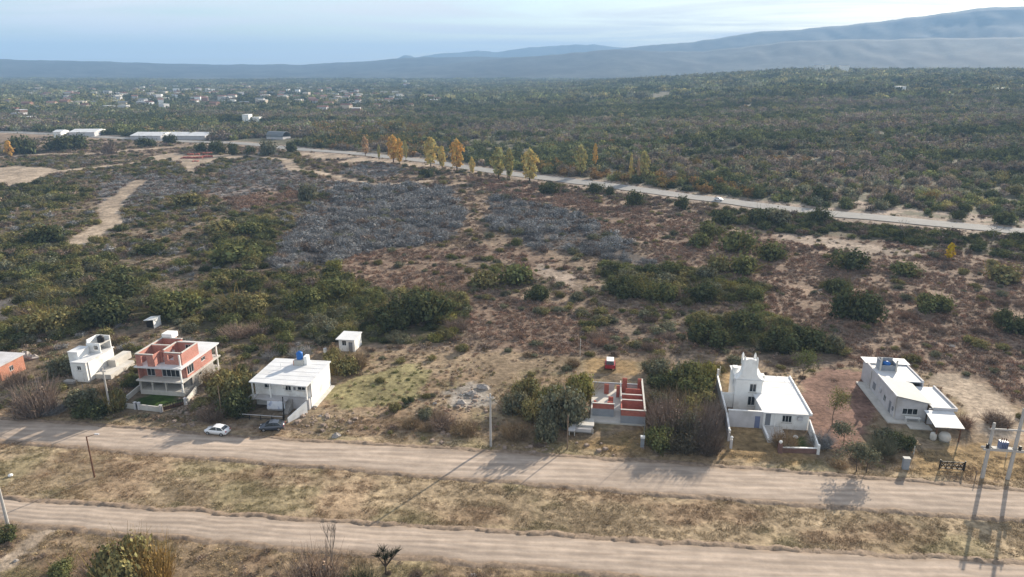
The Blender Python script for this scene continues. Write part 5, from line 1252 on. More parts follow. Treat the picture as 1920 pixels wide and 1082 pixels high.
m = T.mb(); m.wall_u(38.2, 42.9, 21.0, .22, 0, 5.9, [(40.6, 41.9, .9, 2.7), (40.7, 41.9, 3.6, 5.2)]); m.wall_v(21.22, 27, 38.2, .22, 0, 5.9, [(23, 24, 3.7, 4.9)]); m.wall_v(21.22, 27, 42.68, .22, 0, 5.9); m.wall_u(38.42, 42.68, 26.78, .22, 0, 5.9); m.build('tall_wall', M_white, T.e)
fw = window(T, T.e, 'u', 40.6, 41.9, .9, 2.7, 21.0, -1, 1); fw = window(T, T.e, 'u', 40.7, 41.9, 3.6, 5.2, 21.0, -1, 1); window(T, T.e, 'v', 23, 24, 3.7, 4.9, 38.2, -1)
m = T.mb()                                                    # arched hood over the upper window
for k in range(8):
    a0, a1 = math.pi * k / 8, math.pi * (k + 1) / 8; m.tube((41.3 + .68 * math.cos(a0), 20.98, 5.2 + .32 * math.sin(a0)), (41.3 + .68 * math.cos(a1), 20.98, 5.2 + .32 * math.sin(a1)), .06)
m.build('window_hood', M_white, T.e)
m = T.mb(); m.box(38.0, 43.1, 20.9, 27.1, 5.903, 6.05); m.build('tall_roof', M_roofw, T.e)
m = T.mb(); n = 14                                             # concave flare from the gable up to the tower
pr = [(38.1, 42.9, 6.05), (38.4, 42.55, 6.2), (38.8, 42.15, 6.5), (39.08, 41.9, 6.9), (39.22, 41.73, 7.4), (39.3, 41.65, 8.0)]
for (a, b, z), (c, d, z2) in zip(pr[:-1], pr[1:]): m.quad_prism([(a, 21.0, z), (b, 21.0, z), (b, 23.0, z), (a, 23.0, z)], [(c, 21.0, z2), (d, 21.0, z2), (d, 23.0, z2), (c, 23.0, z2)])
m.build('gable', M_white, T.e)
m = T.mb(); m.box(39.3, 41.65, 21.0, 23.2, 8.003, 9.4); m.build('tower', M_white, T.e)
m = T.mb()
for s in np.linspace(39.62, 41.33, 9):
    hh = .75 * math.sqrt(max(0, 1 - ((s - 40.475) / 1.0) ** 2)); m.box(s - .106, s + .106, 21.02, 21.2, 9.403, 9.43 + hh * .8)
m.build('tower_crest', M_white, T.e)
for u, v in ((39.4, 21.1), (41.55, 21.1), (39.4, 23.1), (41.55, 23.1)):
    m = T.mb(); m.cyl(u, v, 8.3, 10.0, .24, .22, 8); m.cyl(u, v, 10.003, 10.45, .22, .06, 8); m.build('pinnacle', M_white, T.e)
m = T.mb(); m.box(38.0, 38.9, 23.3, 24.6, 6.053, 7.2); m.build('turret', M_white, T.e)
m = T.mb(); m.box(43.2, 44.6, 27.0, 28.2, 3.203, 4.3); m.build('chimney', M_white, T.e)
m = T.mb(); m.wall_u(36.1, 41.9, 14.1, .22, 0, 3.1, [(40.6, 41.5, 0, 2.3)]); m.build('court_front_wall', M_plas, T.e)
m = T.mb(); m.box(36.0, 41.95, 14.05, 14.38, 3.103, 3.25); m.build('wall_coping', M_white, T.e)
m = T.mb(); m.box(40.6, 41.5, 14.2, 14.26, 0, 2.3); m.build('court_door', M_ins, T.e)
m = T.mb(); m.wall_u(36.2, 38.1, 21.6, .2, 0, 2.9); m.build('court_rear_wall', M_white, T.e)
m = T.mb(); m.box(41.9, 45.2, 9.2, 14.3, 0, .5); m.build('terrace', M_tile, T.e)
for k in range(6):
    m = T.mb(); m.box(41.95, 45.15, 9.3 + .8 * k, 10.03 + .8 * k, .503, .52); m.build('tile_row', M_tile, T.e)
m = T.mb(); m.box(41.9, 42.2, 9.3, 14.0, .523, .8); m.build('terrace_curb', M_white, T.e)
m = T.mb(); m.cyl(44.0, 14.1, .5, 3.0, .12, n=8); m.build('porch_column', M_white, T.e)
T = Thing('boundary_wall', 'long white boundary wall on the left of the tower house', 'wall', 35.9, 20, 0)
m = T.mb(); m.obox((35.5, 9.2), (35.9, 14.0), .2, 0, 2.1); m.obox((35.9, 14.05), (36.6, 31), .2, 0, 2.2); m.build('wall', M_plas, T.e)
m = T.mb(); m.obox((35.5, 9.2), (35.9, 14.0), .3, 2.103, 2.2); m.obox((35.9, 14.05), (36.6, 31), .3, 2.203, 2.3); m.build('coping', M_white, T.e)
for u, v in ((35.5, 6.6), (35.5, 9.0), (36.7, 31.1)):
    m = T.mb(); m.box(u - .2, u + .2, v - .2, v + .2, 0, 1.6 if v < 20 else 3.4); m.build('post', M_plas, T.e)
for u, v, z, q in ((35.5, 6.6, 1.6, 'front'), (35.5, 9.0, 1.6, 'inner')):
    o = Thing('globe_lamp', f'white globe lamp on the {q} post of the long white boundary wall', 'lamp', u, v, z, 'globe lamps of the tower house')
    m = o.mb(); m.lathe(u, v, [(.08, z), (.08, z + .12), (.2, z + .2), (.27, z + .36), (.2, z + .54), (.05, z + .62)], 10); m.build('globe', M_white, o.e, True)
T = Thing('garden_wall', 'low brick front wall with a white cap enclosing the dark lawn of the tower house', 'wall', 46, 6.6, 0)
m = T.mb(); m.obox((43.5, 6.3), (49.0, 6.7), .22, 0, .9); m.build('wall', M_dbrick, T.e)
m = T.mb(); m.obox((43.5, 6.3), (49.0, 6.7), .34, .903, 1.0); m.build('coping', M_white, T.e)
m = T.mb(); m.box(42.9, 43.5, 5.9, 6.7, 0, 1.5); m.build('pillar', M_dbrick, T.e)
m = T.mb(); m.obox((49.2, 6.6), (49.7, 14.3), .2, 0, 1.5, 2.2); m.build('side_wall', M_white, T.e)
m = T.mb(); m.box(49.0, 49.4, 6.3, 6.7, 0, 1.7); m.build('corner_post', M_white, T.e)
o = Thing('globe_lamp', 'white globe lamp on the brick pillar in front of the tower house', 'lamp', 43.2, 6.3, 1.5, 'globe lamps of the tower house')
m = o.mb(); m.lathe(43.2, 6.3, [(.08, 1.5), (.08, 1.62), (.22, 1.7), (.3, 1.88), (.22, 2.08), (.05, 2.16)], 10); m.build('globe', M_white, o.e, True)
o = Thing('garden_stone', 'pale round stone lying on the dark lawn of the tower house', 'stone', 46.9, 11.4, 0)
m = o.mb(); m.lathe(46.9, 11.4, [(.3, 0), (.45, .2), (.35, .4), (.1, .5)], 9); m.build('stone', M_white, o.e)

# H: grey house with carport
T = Thing('grey_house', 'long grey house with several sloping sheet roofs and a carport', 'house', 70, 26, 0, HG)
HOUSE['H'] = T
m = T.mb(); m.wall_v(20.4, 38, 65.9, .2, 0, 3.9, [(22.6, 23.6, .1, 2.4), (25.2, 26.4, 1.0, 2.3)]); m.wall_u(66.1, 71, 20.4, .2, 0, 3.6, [(67.0, 69.6, 1.2, 2.4)]); m.wall_v(20.6, 28, 70.8, .2, 0, 3.3); m.wall_u(66.1, 73.4, 37.8, .2, 0, 3.7); m.wall_v(28.4, 37.8, 73.2, .2, 0, 3.7); m.build('wall', M_plas, T.e)
m = T.mb(); m.quad_prism([(66.1, 20.42, 3.603), (70.9, 20.42, 3.603), (70.9, 20.58, 3.603), (66.1, 20.58, 3.603)], [(66.1, 20.42, 4.75), (70.9, 20.42, 3.61), (70.9, 20.58, 3.61), (66.1, 20.58, 4.75)]); m.wall_v(20.4, 28.6, 65.9, .2, 3.903, 4.8); m.wall_u(66.1, 71, 28.4, .2, 3.75, 3.9); m.build('gable_wall', M_plas, T.e)
window(T, T.e, 'u', 67.0, 69.6, 1.2, 2.4, 20.4, -1, 2); window(T, T.e, 'v', 25.2, 26.4, 1.0, 2.3, 65.9, -1)
m = T.mb(); m.box(65.98, 66.04, 22.6, 23.6, .1, 2.4); m.build('door', M_shut, T.e)
m = T.mb(); m.slab([(65.4, 19.7, 5.0), (71.4, 19.9, 3.75), (71.4, 28.6, 3.75), (65.4, 28.6, 5.0)], .12); m.build('shed_roof', M_metal, T.e)
m = T.mb(); m.box(65.3, 65.42, 19.6, 28.7, 4.9, 5.12); m.build('roof_edge', M_white, T.e)
m = T.mb(); m.box(66.3, 73.6, 28.75, 37.2, 3.75, 3.95); m.build('flat_roof', M_roofw, T.e)
m = T.mb(); m.slab([(65.7, 36.3, 4.2), (74.0, 36.3, 4.2), (74.0, 39.4, 4.2), (65.7, 39.4, 4.2)], .12); m.build('rear_roof', M_roofw, T.e)
m = T.mb(); m.box(65.85, 66.25, 28.75, 36.2, 3.9, 4.35); m.box(73.3, 73.6, 28.8, 36.2, 3.953, 4.15); m.build('parapet', M_plas, T.e)
m = T.mb(); m.wall_u(71.0, 75.0, 19.6, .2, 0, 3.0, [(72, 73.2, 1, 2.2)]); m.wall_v(19.8, 28.4, 74.8, .2, 0, 3.0, [(22, 23.5, 1, 2.2)]); m.build('wing_wall', M_plas, T.e)
m = T.mb(); m.box(71.5, 75.1, 19.3, 28.4, 3.0, 3.2); m.build('wing_roof', M_roofw, T.e)
m = T.mb(); m.box(71.45, 75.3, 19.05, 19.3, 2.95, 3.5); m.box(75.1, 75.4, 19.3, 28.5, 2.95, 3.5); m.build('gutter', M_plas, T.e)
window(T, T.e, 'u', 72, 73.2, 1, 2.2, 19.6, -1); window(T, T.e, 'v', 22, 23.5, 1, 2.2, 75.0, 1)
m = T.mb(); m.slab([(69.4, 13.2, 2.75), (74.0, 13.2, 2.75), (74.6, 18.95, 3.0), (69.9, 18.95, 3.0)], .10); m.build('carport_roof', M_roofw, T.e)
for u, v in ((69.9, 13.6), (73.6, 13.6), (73.9, 18.2)):
    m = T.mb(); m.box(u - .08, u + .08, v - .08, v + .08, 0, 2.65); m.build('carport_post', M_rust, T.e)
m = T.mb(); m.box(64.3, 65.88, 19.0, 36, 0, .22); m.box(65.9, 70.6, 19.0, 20.35, 0, .21); m.box(67.4, 71, 17.2, 18.95, 0, .16); m.build('walkway', M_conl, T.e)
m = T.mb(); m.wall_u(67.3, 70.3, 33.4, .15, 3.953, 5.0); m.wall_v(33.55, 35.4, 67.3, .15, 3.953, 5.9); m.wall_v(33.55, 35.4, 70.15, .15, 3.953, 5.4); m.wall_u(67.45, 70.15, 35.25, .15, 3.953, 5.9); m.build('tank_room', M_gblk, T.e)
for u in (67.2, 70.1):
    m = T.mb(); m.box(u, u + .3, 33.2, 33.39, 3.953, 6.6 if u < 68 else 6.2); m.build('tank_post', M_conl, T.e)
tank('blue water tank inside the grey walled roof box of the grey house', 68.8, 34.4, 4.0, .72, 1.45, M_blue, 'roof water tanks')
o = Thing('garden_table', 'pale table standing against the front of the grey house', 'table', 68.6, 19.7, .21)
m = o.mb(); m.box(67.4, 69.9, 19.4, 20.1, .95, 1.05); m.build('top', M_white, o.e)
for a, b in ((67.5, 19.5), (69.7, 19.5), (67.5, 19.95), (69.7, 19.95)): m = o.mb(); m.box(a, a + .08, b, b + .08, .215, .947); m.build('leg', M_white, o.e)
for k, (u, lab) in enumerate(((69.7, 'pale upright water drum under the left of the carport'), (71.5, 'wide pale rolled tarp under the middle of the carport'))):
    o = Thing('storage_drum', lab, 'drum', u, 13.9, 0); m = o.mb(); m.lathe(u, 13.9, [(.42, 0), (.5, .3), (.52, .8), (.44, 1.25), (.2, 1.4)] if k == 0 else [(.8, 0), (.95, .4), (.9, 1.0), (.7, 1.35), (.3, 1.5)], 12); m.build('barrel', M_conl, o.e, True)
T = Thing('antenna_pole', 'dark crossed pole on the ground behind the grey house wing', 'pole', 74.5, 30.4)
m = T.mb(); m.cyl(74.9, 29.6, 0, 3.4, .06, n=6); m.build('mast', M_dark, T.e); m = T.mb(); m.tube((72.5, 29.6, 3.1), (77.6, 29.6, 3.0), .05); m.build('arm', M_dark, T.e)

# small fittings on the houses: downpipes, sills, boxes
def fit(T, name, mm, *a):
    m = T.mb(); m.box(*a); m.build(name, mm, T.e)
for T_, items in ((HOUSE['D'], [('downpipe', M_plas, -38.68, -38.56, 11.3, 11.42, 2.1, 5.0), ('meter_box', M_shut, -41.9, -41.5, 11.08, 11.195, 3.4, 4.0), ('sill', M_conl, -41.3, -39.5, 11.08, 11.195, 3.3, 3.39), ('sill', M_conl, -43.7, -42.3, 11.08, 11.195, 3.1, 3.19), ('sill', M_conl, -47.7, -46.1, 11.08, 11.195, 3.4, 3.49)]),
                  (HOUSE['G'], [('downpipe', M_plas, 49.61, 49.72, 14.7, 14.8, 0, 3.0), ('sill', M_conl, 45.1, 46.9, 14.28, 14.395, 1.18, 1.29), ('sill', M_conl, 40.5, 42.0, 20.88, 20.995, 3.48, 3.59), ('sill', M_conl, 40.5, 42.0, 20.88, 20.995, .78, .89), ('air_conditioner', M_plas, 47.6, 48.5, 14.0, 14.39, 2.0, 2.6)]),
                  (HOUSE['H'], [('sill', M_conl, 66.9, 69.7, 20.28, 20.395, 1.08, 1.19), ('downpipe', M_conl, 65.76, 65.88, 20.6, 20.72, 0.23, 4.6), ('air_conditioner', M_plas, 65.5, 65.88, 27.4, 28.3, 2.0, 2.6), ('meter_box', M_shut, 65.75, 65.89, 21.4, 21.9, 1.3, 2.0), ('shutter', M_shut, 65.8, 65.89, 30.4, 31.6, 1.0, 2.3), ('downpipe', M_conl, 65.76, 65.88, 33.0, 33.12, 0.23, 3.9)]),
                  (HOUSE['B'], [('sill', M_conl, -89.3, -88.2, 15.68, 15.795, 2.38, 2.49), ('downpipe', M_plas, -87.18, -87.07, 16.4, 16.5, 0, 4.09)])):
    for it in items: fit(T_, *it)
# street edge: gate, meter pillars, poles, transformer
T = Thing('ranch_gate', 'dark wooden double gate with crossed braces near the transformer poles', 'gate', 68.4, 4.3)
for k in range(2):
    u0 = 66.9 + 1.68 * k; m = T.mb()
    for z in (.2, .75, 1.35): m.box(u0, u0 + 1.6, 4.26, 4.33, z, z + .11)
    for u in (u0, u0 + .76, u0 + 1.5): m.box(u, u + .1, 4.235, 4.257, .15, 1.5)
    for q in (0, .8): m.tube((u0 + q, 4.36, .3), (u0 + q + .78, 4.36, 1.35), .045); m.tube((u0 + q + .78, 4.38, .3), (u0 + q, 4.38, 1.35), .045)
    m.build('gate_leaf', M_dark, T.e)
for u in (66.65, 70.25):
    m = T.mb(); m.box(u, u + .16, 4.2, 4.38, 0, 1.7); m.build('gate_post', M_dark, T.e)
T = Thing('meter_pillar', 'dark grey utility pillar with a pale cap left of the crossed gate', 'pillar', 61.4, 3.6, 0, 'meter pillars')
m = T.mb(); m.box(61.05, 61.95, 3.4, 4.0, 0, 1.9); m.build('body', M_gblk, T.e); m = T.mb(); m.box(60.98, 62.02, 3.33, 4.07, 1.903, 2.0); m.build('cap', M_conl, T.e)
T = Thing('meter_pillar', 'grey meter pillar with a white box on top beside the roofless building yard', 'pillar', 21.0, 5.0, 0, 'meter pillars')
m = T.mb(); m.box(20.75, 21.35, 4.8, 5.2, 0, 1.7); m.build('body', M_gblk, T.e); m = T.mb(); m.box(20.7, 21.4, 4.75, 5.25, 1.703, 2.05); m.build('meter_box', M_white, T.e); m = T.mb(); m.cyl(21.25, 5.3, 0, 5.2, .05, n=6); m.build('service_mast', M_metal, T.e)
T = Thing('meter_pillar', 'white meter post with a thin mast beside the first white house yard', 'pillar', -81.4, 7.0, 0, 'meter pillars')
m = T.mb(); m.box(-81.65, -81.25, 6.8, 7.2, 0, 1.3); m.build('body', M_white, T.e); m = T.mb(); m.box(-81.7, -81.2, 6.75, 7.25, 1.303, 1.4); m.build('cap', M_plas, T.e); m = T.mb(); m.cyl(-81.3, 7.3, 0, 4.0, .05, n=6); m.build('service_mast', M_metal, T.e)
def pole(name, label, u, v, h, r0, r1, mm, arms=(), group='street poles', extra=None):
    T = Thing(name, label, 'pole', u, v, 0, group)
    m = T.mb(); m.cyl(u, v, -.2, h, r0, r1, 9); m.build('shaft', mm, T.e)
    for z, L in arms:
        m = T.mb(); m.box(u - L, u + L, v - r0 - .07, v - r0 + .03, z, z + .14); a = m.build('crossarm', mm, T.e)
        for q in (-.9, 0.05, .9):
            m = T.mb(); m.lathe(u + q * L, v - r0, [(.05, z + .14), (.09, z + .2), (.05, z + .27), (.09, z + .32), (.03, z + .4)], 7); m.build('insulator', M_plas, a)
    return T
pole('street_pole', 'tall pale concrete pole by the open lot, alone at the upper road edge', -3.8, 1.9, 9.6, .22, .14, M_pole, [(8.9, .55)])
pole('street_pole', 'tall pale concrete pole between the small white house and the brick house', -74.0, 4.3, 9.0, .20, .12, M_pole, [(8.3, .7)])
pole('street_pole', 'pale concrete pole standing at the lower road on the left frame edge', -66.1, -27.6, 8.0, .22, .15, M_pole)
pole('service_post', 'thin grey post left of the white house with the blue tank', -52.7, 4.7, 6.6, .08, .06, M_wood)
pole('service_post', 'thin weathered post in the bushes left of the concrete cistern', 8.8, 2.7, 6.2, .11, .09, M_wood)
pole('service_post', 'thin pale post behind the left pillar of the low grey yard wall', -73.8, 7.4, 3.6, .07, .06, M_metal)
pole('service_post', 'thin pale post near the orange brick house at the left edge', -98.3, 6.2, 5.0, .08, .06, M_wood)
pole('service_post', 'grey post behind the tall tower house wall', 37.5, 33.5, 3.0, .08, .07, M_conl)
T = pole('street_lamp', 'rusty leaning-armed street lamp on the dry grass strip between the roads', -62.5, -15.2, 7.0, .13, .09, M_rust, (), 'street poles')
m = T.mb(); m.tube((-62.5, -15.2, 6.9), (-61.1, -14.9, 7.35), .05, .04); ar = m.build('lamp_arm', M_rust, T.e)
m = T.mb(); m.box(-61.3, -60.6, -15.02, -14.75, 7.28, 7.42); m.build('lamp_head', M_plas, ar)
T = Thing('transformer_platform', 'twin concrete poles carrying a blue grey transformer on a platform', 'transformer', 74, 2.6)
for u in (72.2, 75.8):
    m = T.mb(); m.quad_prism([(u - .24, 2.42, -.2), (u + .24, 2.42, -.2), (u + .24, 2.78, -.2), (u - .24, 2.78, -.2)], [(u - .15, 2.46, 9.4 if u < 74 else 12), (u + .15, 2.46, 9.4 if u < 74 else 12), (u + .15, 2.74, 9.4 if u < 74 else 12), (u - .15, 2.74, 9.4 if u < 74 else 12)]); m.build('pole', M_pole, T.e)
m = T.mb(); m.box(71.3, 77.0, 2.18, 2.36, 4.9, 5.25); m.box(71.3, 77.0, 2.84, 3.02, 4.9, 5.25); m.build('platform_beam', M_pole, T.e)
m = T.mb(); m.box(72.6, 75.4, 2.2, 3.0, 5.253, 5.33); m.build('deck', M_conl, T.e)
m = T.mb(); m.box(73.5, 74.6, 2.2, 3.0, 5.333, 6.45); tr_ = m.build('transformer_tank', M_ins, T.e)
for k in range(5):
    m = T.mb(); m.box(73.55 + .22 * k, 73.61 + .22 * k, 2.02, 2.195, 5.4, 6.2); m.build('cooling_fin', M_ins, tr_)
for k in range(3):
    m = T.mb(); m.lathe(73.75 + .3 * k, 2.6, [(.06, 6.45), (.11, 6.55), (.06, 6.65), (.11, 6.75), (.04, 6.95)], 8); m.build('bushing', M_rust, tr_)
m = T.mb(); m.box(71.5, 76.6, 2.2, 2.4, 8.4, 8.62); ca = m.build('crossarm', M_pole, T.e)
for c_, z in ((ca, 8.62),):
    for q in (71.6, 74, 76.4): m = T.mb(); m.lathe(q, 2.3, [(.06, z), (.12, z + .1), (.06, z + .2), (.12, z + .3), (.04, z + .45)], 8); m.build('insulator', M_rust, c_)
for q in (71.75, 76.25):
    m = T.mb(); m.box(q - .16, q + .16, 2.05, 2.36, 5.3, 6.0); m.build('fuse_box', M_dark, T.e)
for i, (u, v, h, lab) in enumerate(((9.3, 42.3, 4.0, 'taller pale fence post at the rear left of the roofless building lot'), (19.6, 43.8, 3.2, 'thin fence post right of the red vehicle'), (79.0, 9.5, 1.4, 'short grey fence post behind the transformer poles'), (64.6, 8.5, 1.5, 'thin pale stake between the utility pillar and the grey house'), (70.9, 1.9, 1.5, 'short dark post just left of the transformer poles'))):
    T = Thing('fence_post', lab, 'post', u, v, 0, 'lot fence posts'); m = T.mb(); m.cyl(u, v, -.1, h, .08, .06, 7); m.build('post', M_wood if i in (1, 4) else M_conl, T.e)

# ------------------------------------------------------------------ cars
def car(label, x, y, z, heading, paint, group):
    """hatchback: shaped body, glazed cabin, wheels; +X is its front"""
    e = empty('parked_car' if y < 200 else 'driving_car', (x, y, z), heading, label, 'car', group)
    S = [(-2.10, .38, .62, .74), (-2.05, .30, .95, .80), (-1.7, .24, 1.02, .86), (-.9, .22, .98, .89), (.5, .22, .95, .89), (1.15, .24, .92, .87), (1.8, .28, .80, .80), (2.08, .36, .62, .66)]
    m = MB(); rings = []
    for xx, zb, zt, w in S:
        i = len(m.v); m.v += [(xx, -w * .92, zb), (xx, w * .92, zb), (xx, w, zb + (zt - zb) * .5), (xx, w * .93, zt), (xx, 0, zt + .04), (xx, -w * .93, zt), (xx, -w, zb + (zt - zb) * .5)]; rings.append(i)
    for a, b in zip(rings[:-1], rings[1:]):
        for k in range(7): k2 = (k + 1) % 7; m.f.append((a + k, b + k, b + k2, a + k2))
    m.f.append(tuple(rings[0] + k for k in range(7))); m.f.append(tuple(rings[-1] + k for k in range(7))[::-1])
    m.build('body', paint, e, True)
    cab = [(-1.72, .98, .80), (-1.15, 1.42, .64), (-.2, 1.50, .66), (.35, 1.43, .64), (1.12, .95, .78)]
    m = MB(); r_ = []
    for xx, zz_, w in cab: i = len(m.v); m.v += [(xx, -w, zz_), (xx, w, zz_)]; r_.append(i)
    i = len(m.v); m.v += [(-1.72, -.84, .94), (1.12, -.84, .90), (-1.72, .84, .94), (1.12, .84, .90)]
    for a, b in zip(r_[:-1], r_[1:]): m.f.append((a, b, b + 1, a + 1))
    m.f.append((r_[0], r_[1], r_[2], r_[3], r_[4])); m.f.append((r_[4] + 1, r_[3] + 1, r_[2] + 1, r_[1] + 1, r_[0] + 1))
    m.build('windows', M_glass, e)
    m = MB(); m.slab([(-1.2, -.63, 1.45), (-.2, -.65, 1.535), (-.2, .65, 1.535), (-1.2, .63, 1.45)], .03); m.slab([(-.2, -.65, 1.535), (.38, -.63, 1.455), (.38, .63, 1.455), (-.2, .65, 1.535)], .03)
    for s in (-1, 1):
        for xa, za, xb, zb in ((-1.2, 1.43, -1.75, 1.0), (.38, 1.43, 1.15, .96), (-.35, 1.48, -.4, .98)):
            m.tube((xa, s * .655, za), (xb, s * .80, zb), .045)
    m.build('roof', paint, e)
    for sx in (-1.28, 1.28):
        for s in (-1, 1):
            m = MB((sx, s * .8, .32)); m.tube((sx, s * .68, .32), (sx, s * .9, .32), .32, n=16); w = m.build('wheel', M_rubber, e); w.location = (sx, s * .8, .32)
            m = MB((sx, s * .8, .32)); m.tube((sx, s * .9, .32), (sx, s * .915, .32), .2, n=12); m.build('rim', M_rim, w)
    for s in (-1, 1):
        m = MB(); m.box(1.9, 2.06, min(s * .38, s * .66), max(s * .38, s * .66), .58, .74); m.build('headlight', M_lamp, e)
        m = MB(); m.box(-2.12, -1.98, min(s * .48, s * .74), max(s * .48, s * .74), .74, .96); m.build('tail_light', M_tail, e)
    return e
CG = 'cars on the street and the highway'
x, y, _ = P(408, 813); car('white hatchback parked at the edge of the upper gravel road', x, y, .07, R(168), M_carw, CG)
x, y, _ = P(508, 809); car('dark grey car parked in front of the white house yard', x, y + .8, .03, R(186), M_cargrey, CG)
x, y, z = P(1347, 377); car('silver car driving on the highway', x, y, z + .24, R(-38), M_carw, CG)

# ------------------------------------------------------------------ town and buildings far off
def box_house(name, label, x, y, rz, w, d, h, wm, rm, group, roof='flat', z=None):
    z = float(terrain(x, y)) - .3 if z is None else z
    e = empty(name, (x, y, z), rz, label, 'house' if name != 'warehouse' else 'warehouse', group)
    m = MB(); m.box(-w / 2, w / 2, -d / 2, d / 2, 0, h); m.build('wall', wm, e)
    m = MB()
    if roof == 'flat': m.box(-w / 2 - .3, w / 2 + .3, -d / 2 - .3, d / 2 + .3, h + .003, h + .4)
    else:
        rr = roof
        i = len(m.v); m.v += [(-w / 2 - .5, -d / 2 - .5, h), (w / 2 + .5, -d / 2 - .5, h), (w / 2 + .5, d / 2 + .5, h), (-w / 2 - .5, d / 2 + .5, h), (-w / 2 - .5, 0, h + rr), (w / 2 + .5, 0, h + rr)]
        m.f += [(i, i + 1, i + 5, i + 4), (i + 2, i + 3, i + 4, i + 5), (i, i + 4, i + 3), (i + 1, i + 2, i + 5), (i, i + 3, i + 2, i + 1)]
    m.build('roof', rm, e)
    return e
WG = 'pale industrial buildings at the edge of the wood'
def at(px, py): return P(px, py)
def far_box(name, label, px, py, wpx, h, d, rz, wm, rm, roof, group):
    x, y, z = at(px, py); w = wpx * mpp(x, y); return box_house(name, label, x, y + d / 2, rz, w, d, h, wm, rm, group, roof, z - .2)
far_box('warehouse', 'left half of the pair of long white roofed sheds', 275, 262, 58, 3.6, 26, R(-3), M_plas, M_roofw, 2.2, WG)
far_box('warehouse', 'right half of the pair of long white roofed sheds', 347, 262, 80, 3.6, 26, R(-3), M_plas, M_roofw, 2.2, WG)
far_box('warehouse', 'low white roofed building left of the long sheds', 152, 256, 46, 4, 26, R(4), M_plas, M_roofw, 2, WG)
far_box('warehouse', 'small bright white building at the left end of the low white group', 107, 258, 14, 5, 14, R(4), M_white, M_roofw, 1.5, WG)
far_box('warehouse', 'small white building further back above the left white group', 175, 245, 24, 3, 16, 0, M_plas, M_roofw, 'flat', WG)
far_box('warehouse', 'white blocky house standing in the trees above the long sheds', 461, 229, 12, 8, 12, 0, M_white, M_roofw, 'flat', WG)
far_box('warehouse', 'low white wing right of the white blocky house', 476, 228, 20, 4.5, 12, 0, M_white, M_roofw, 'flat', WG)
x, y, z = at(517, 262); e = empty('arched_shed', (x, y + 8, z), R(68), 'grey arched shed behind the wide grey green tree', 'shed', WG)
m = MB(); w = 5.2; n = 10
for k in range(n):
    a0, a1 = math.pi * k / n, math.pi * (k + 1) / n
    m.quad_prism([(w * math.cos(a1), -9, 2 + 4.5 * math.sin(a1)), (w * math.cos(a0), -9, 2 + 4.5 * math.sin(a0)), (w * math.cos(a0), -9, 1.9 + 4.3 * math.sin(a0)), (w * math.cos(a1), -9, 1.9 + 4.3 * math.sin(a1))], [(w * math.cos(a1), 9, 2 + 4.5 * math.sin(a1)), (w * math.cos(a0), 9, 2 + 4.5 * math.sin(a0)), (w * math.cos(a0), 9, 1.9 + 4.3 * math.sin(a0)), (w * math.cos(a1), 9, 1.9 + 4.3 * math.sin(a1))])
m.build('roof', M_metal, e)
m = MB(); m.box(-w * .97, w * .97, -8.8, 8.8, 0, 1.9); m.build('wall', M_plas, e)
HGc = 'white buildings on the right hillside'
for px, py, wp, h, lab in ((1537, 131, 18, 8, 'long white building on the crest of the right hill'), (1549, 127, 10, 9, 'taller white block behind the long crest building'), (1582, 131, 14, 8, 'separate white building on the crest right of the long one'), (1691, 173, 13, 5, 'lone white house low on the right hillside'), (1230, 139, 7, 5, 'tiny white house on the middle ridge'), (1878, 174, 30, 3, 'long pale low building near the right frame edge'), (1222, 157, 5, 4, 'tiny pale house below the middle ridge'), (1500, 113, 8, 9, 'small white building on the foothill')):
    if py < 125: continue
    if py < 140 and px > 1300:
        ta = (px - 960) / FPX / (math.cos(PITCH) - (py - 541) / FPX * math.sin(PITCH)); y = 1960 / math.hypot(1, ta); x = ta * y; z = float(terrain(x, y))
        box_house('hillside_house', lab, x, y, 0, wp * mpp(x, y), 16, h + 7, M_white, M_roofw, HGc, 'flat', z); continue
    far_box('hillside_house', lab, px, py, wp, h + 3, 14, 0, M_white, M_roofw, 'flat', HGc)
TW = [(M_plas, 'pale plastered'), (M_white, 'white'), (mat('brown_brick_wall', (0.28, 0.18, 0.14), .9), 'brown brick'), (M_conl, 'grey concrete'), (mat('cream_wall', (0.55, 0.47, 0.38), .9), 'cream')]
TR = [(M_roofw, 'flat pale roof', 'flat'), (mat('clay_roof', (0.24, 0.13, 0.10), .9), 'clay tiled roof', 2.0), (M_metal, 'grey sheet roof', 1.4), (M_conl, 'flat grey roof', 'flat')]
tcen = [(330, 186, 130, 14), (440, 178, 120, 12), (250, 185, 120, 16), (620, 188, 90, 16), (700, 192, 100, 14), (800, 168, 120, 10), (60, 205, 90, 22), (160, 180, 120, 14), (930, 160, 120, 8), (1090, 135, 90, 5), (540, 175, 120, 12), (380, 165, 200, 8), (20, 240, 60, 14)]
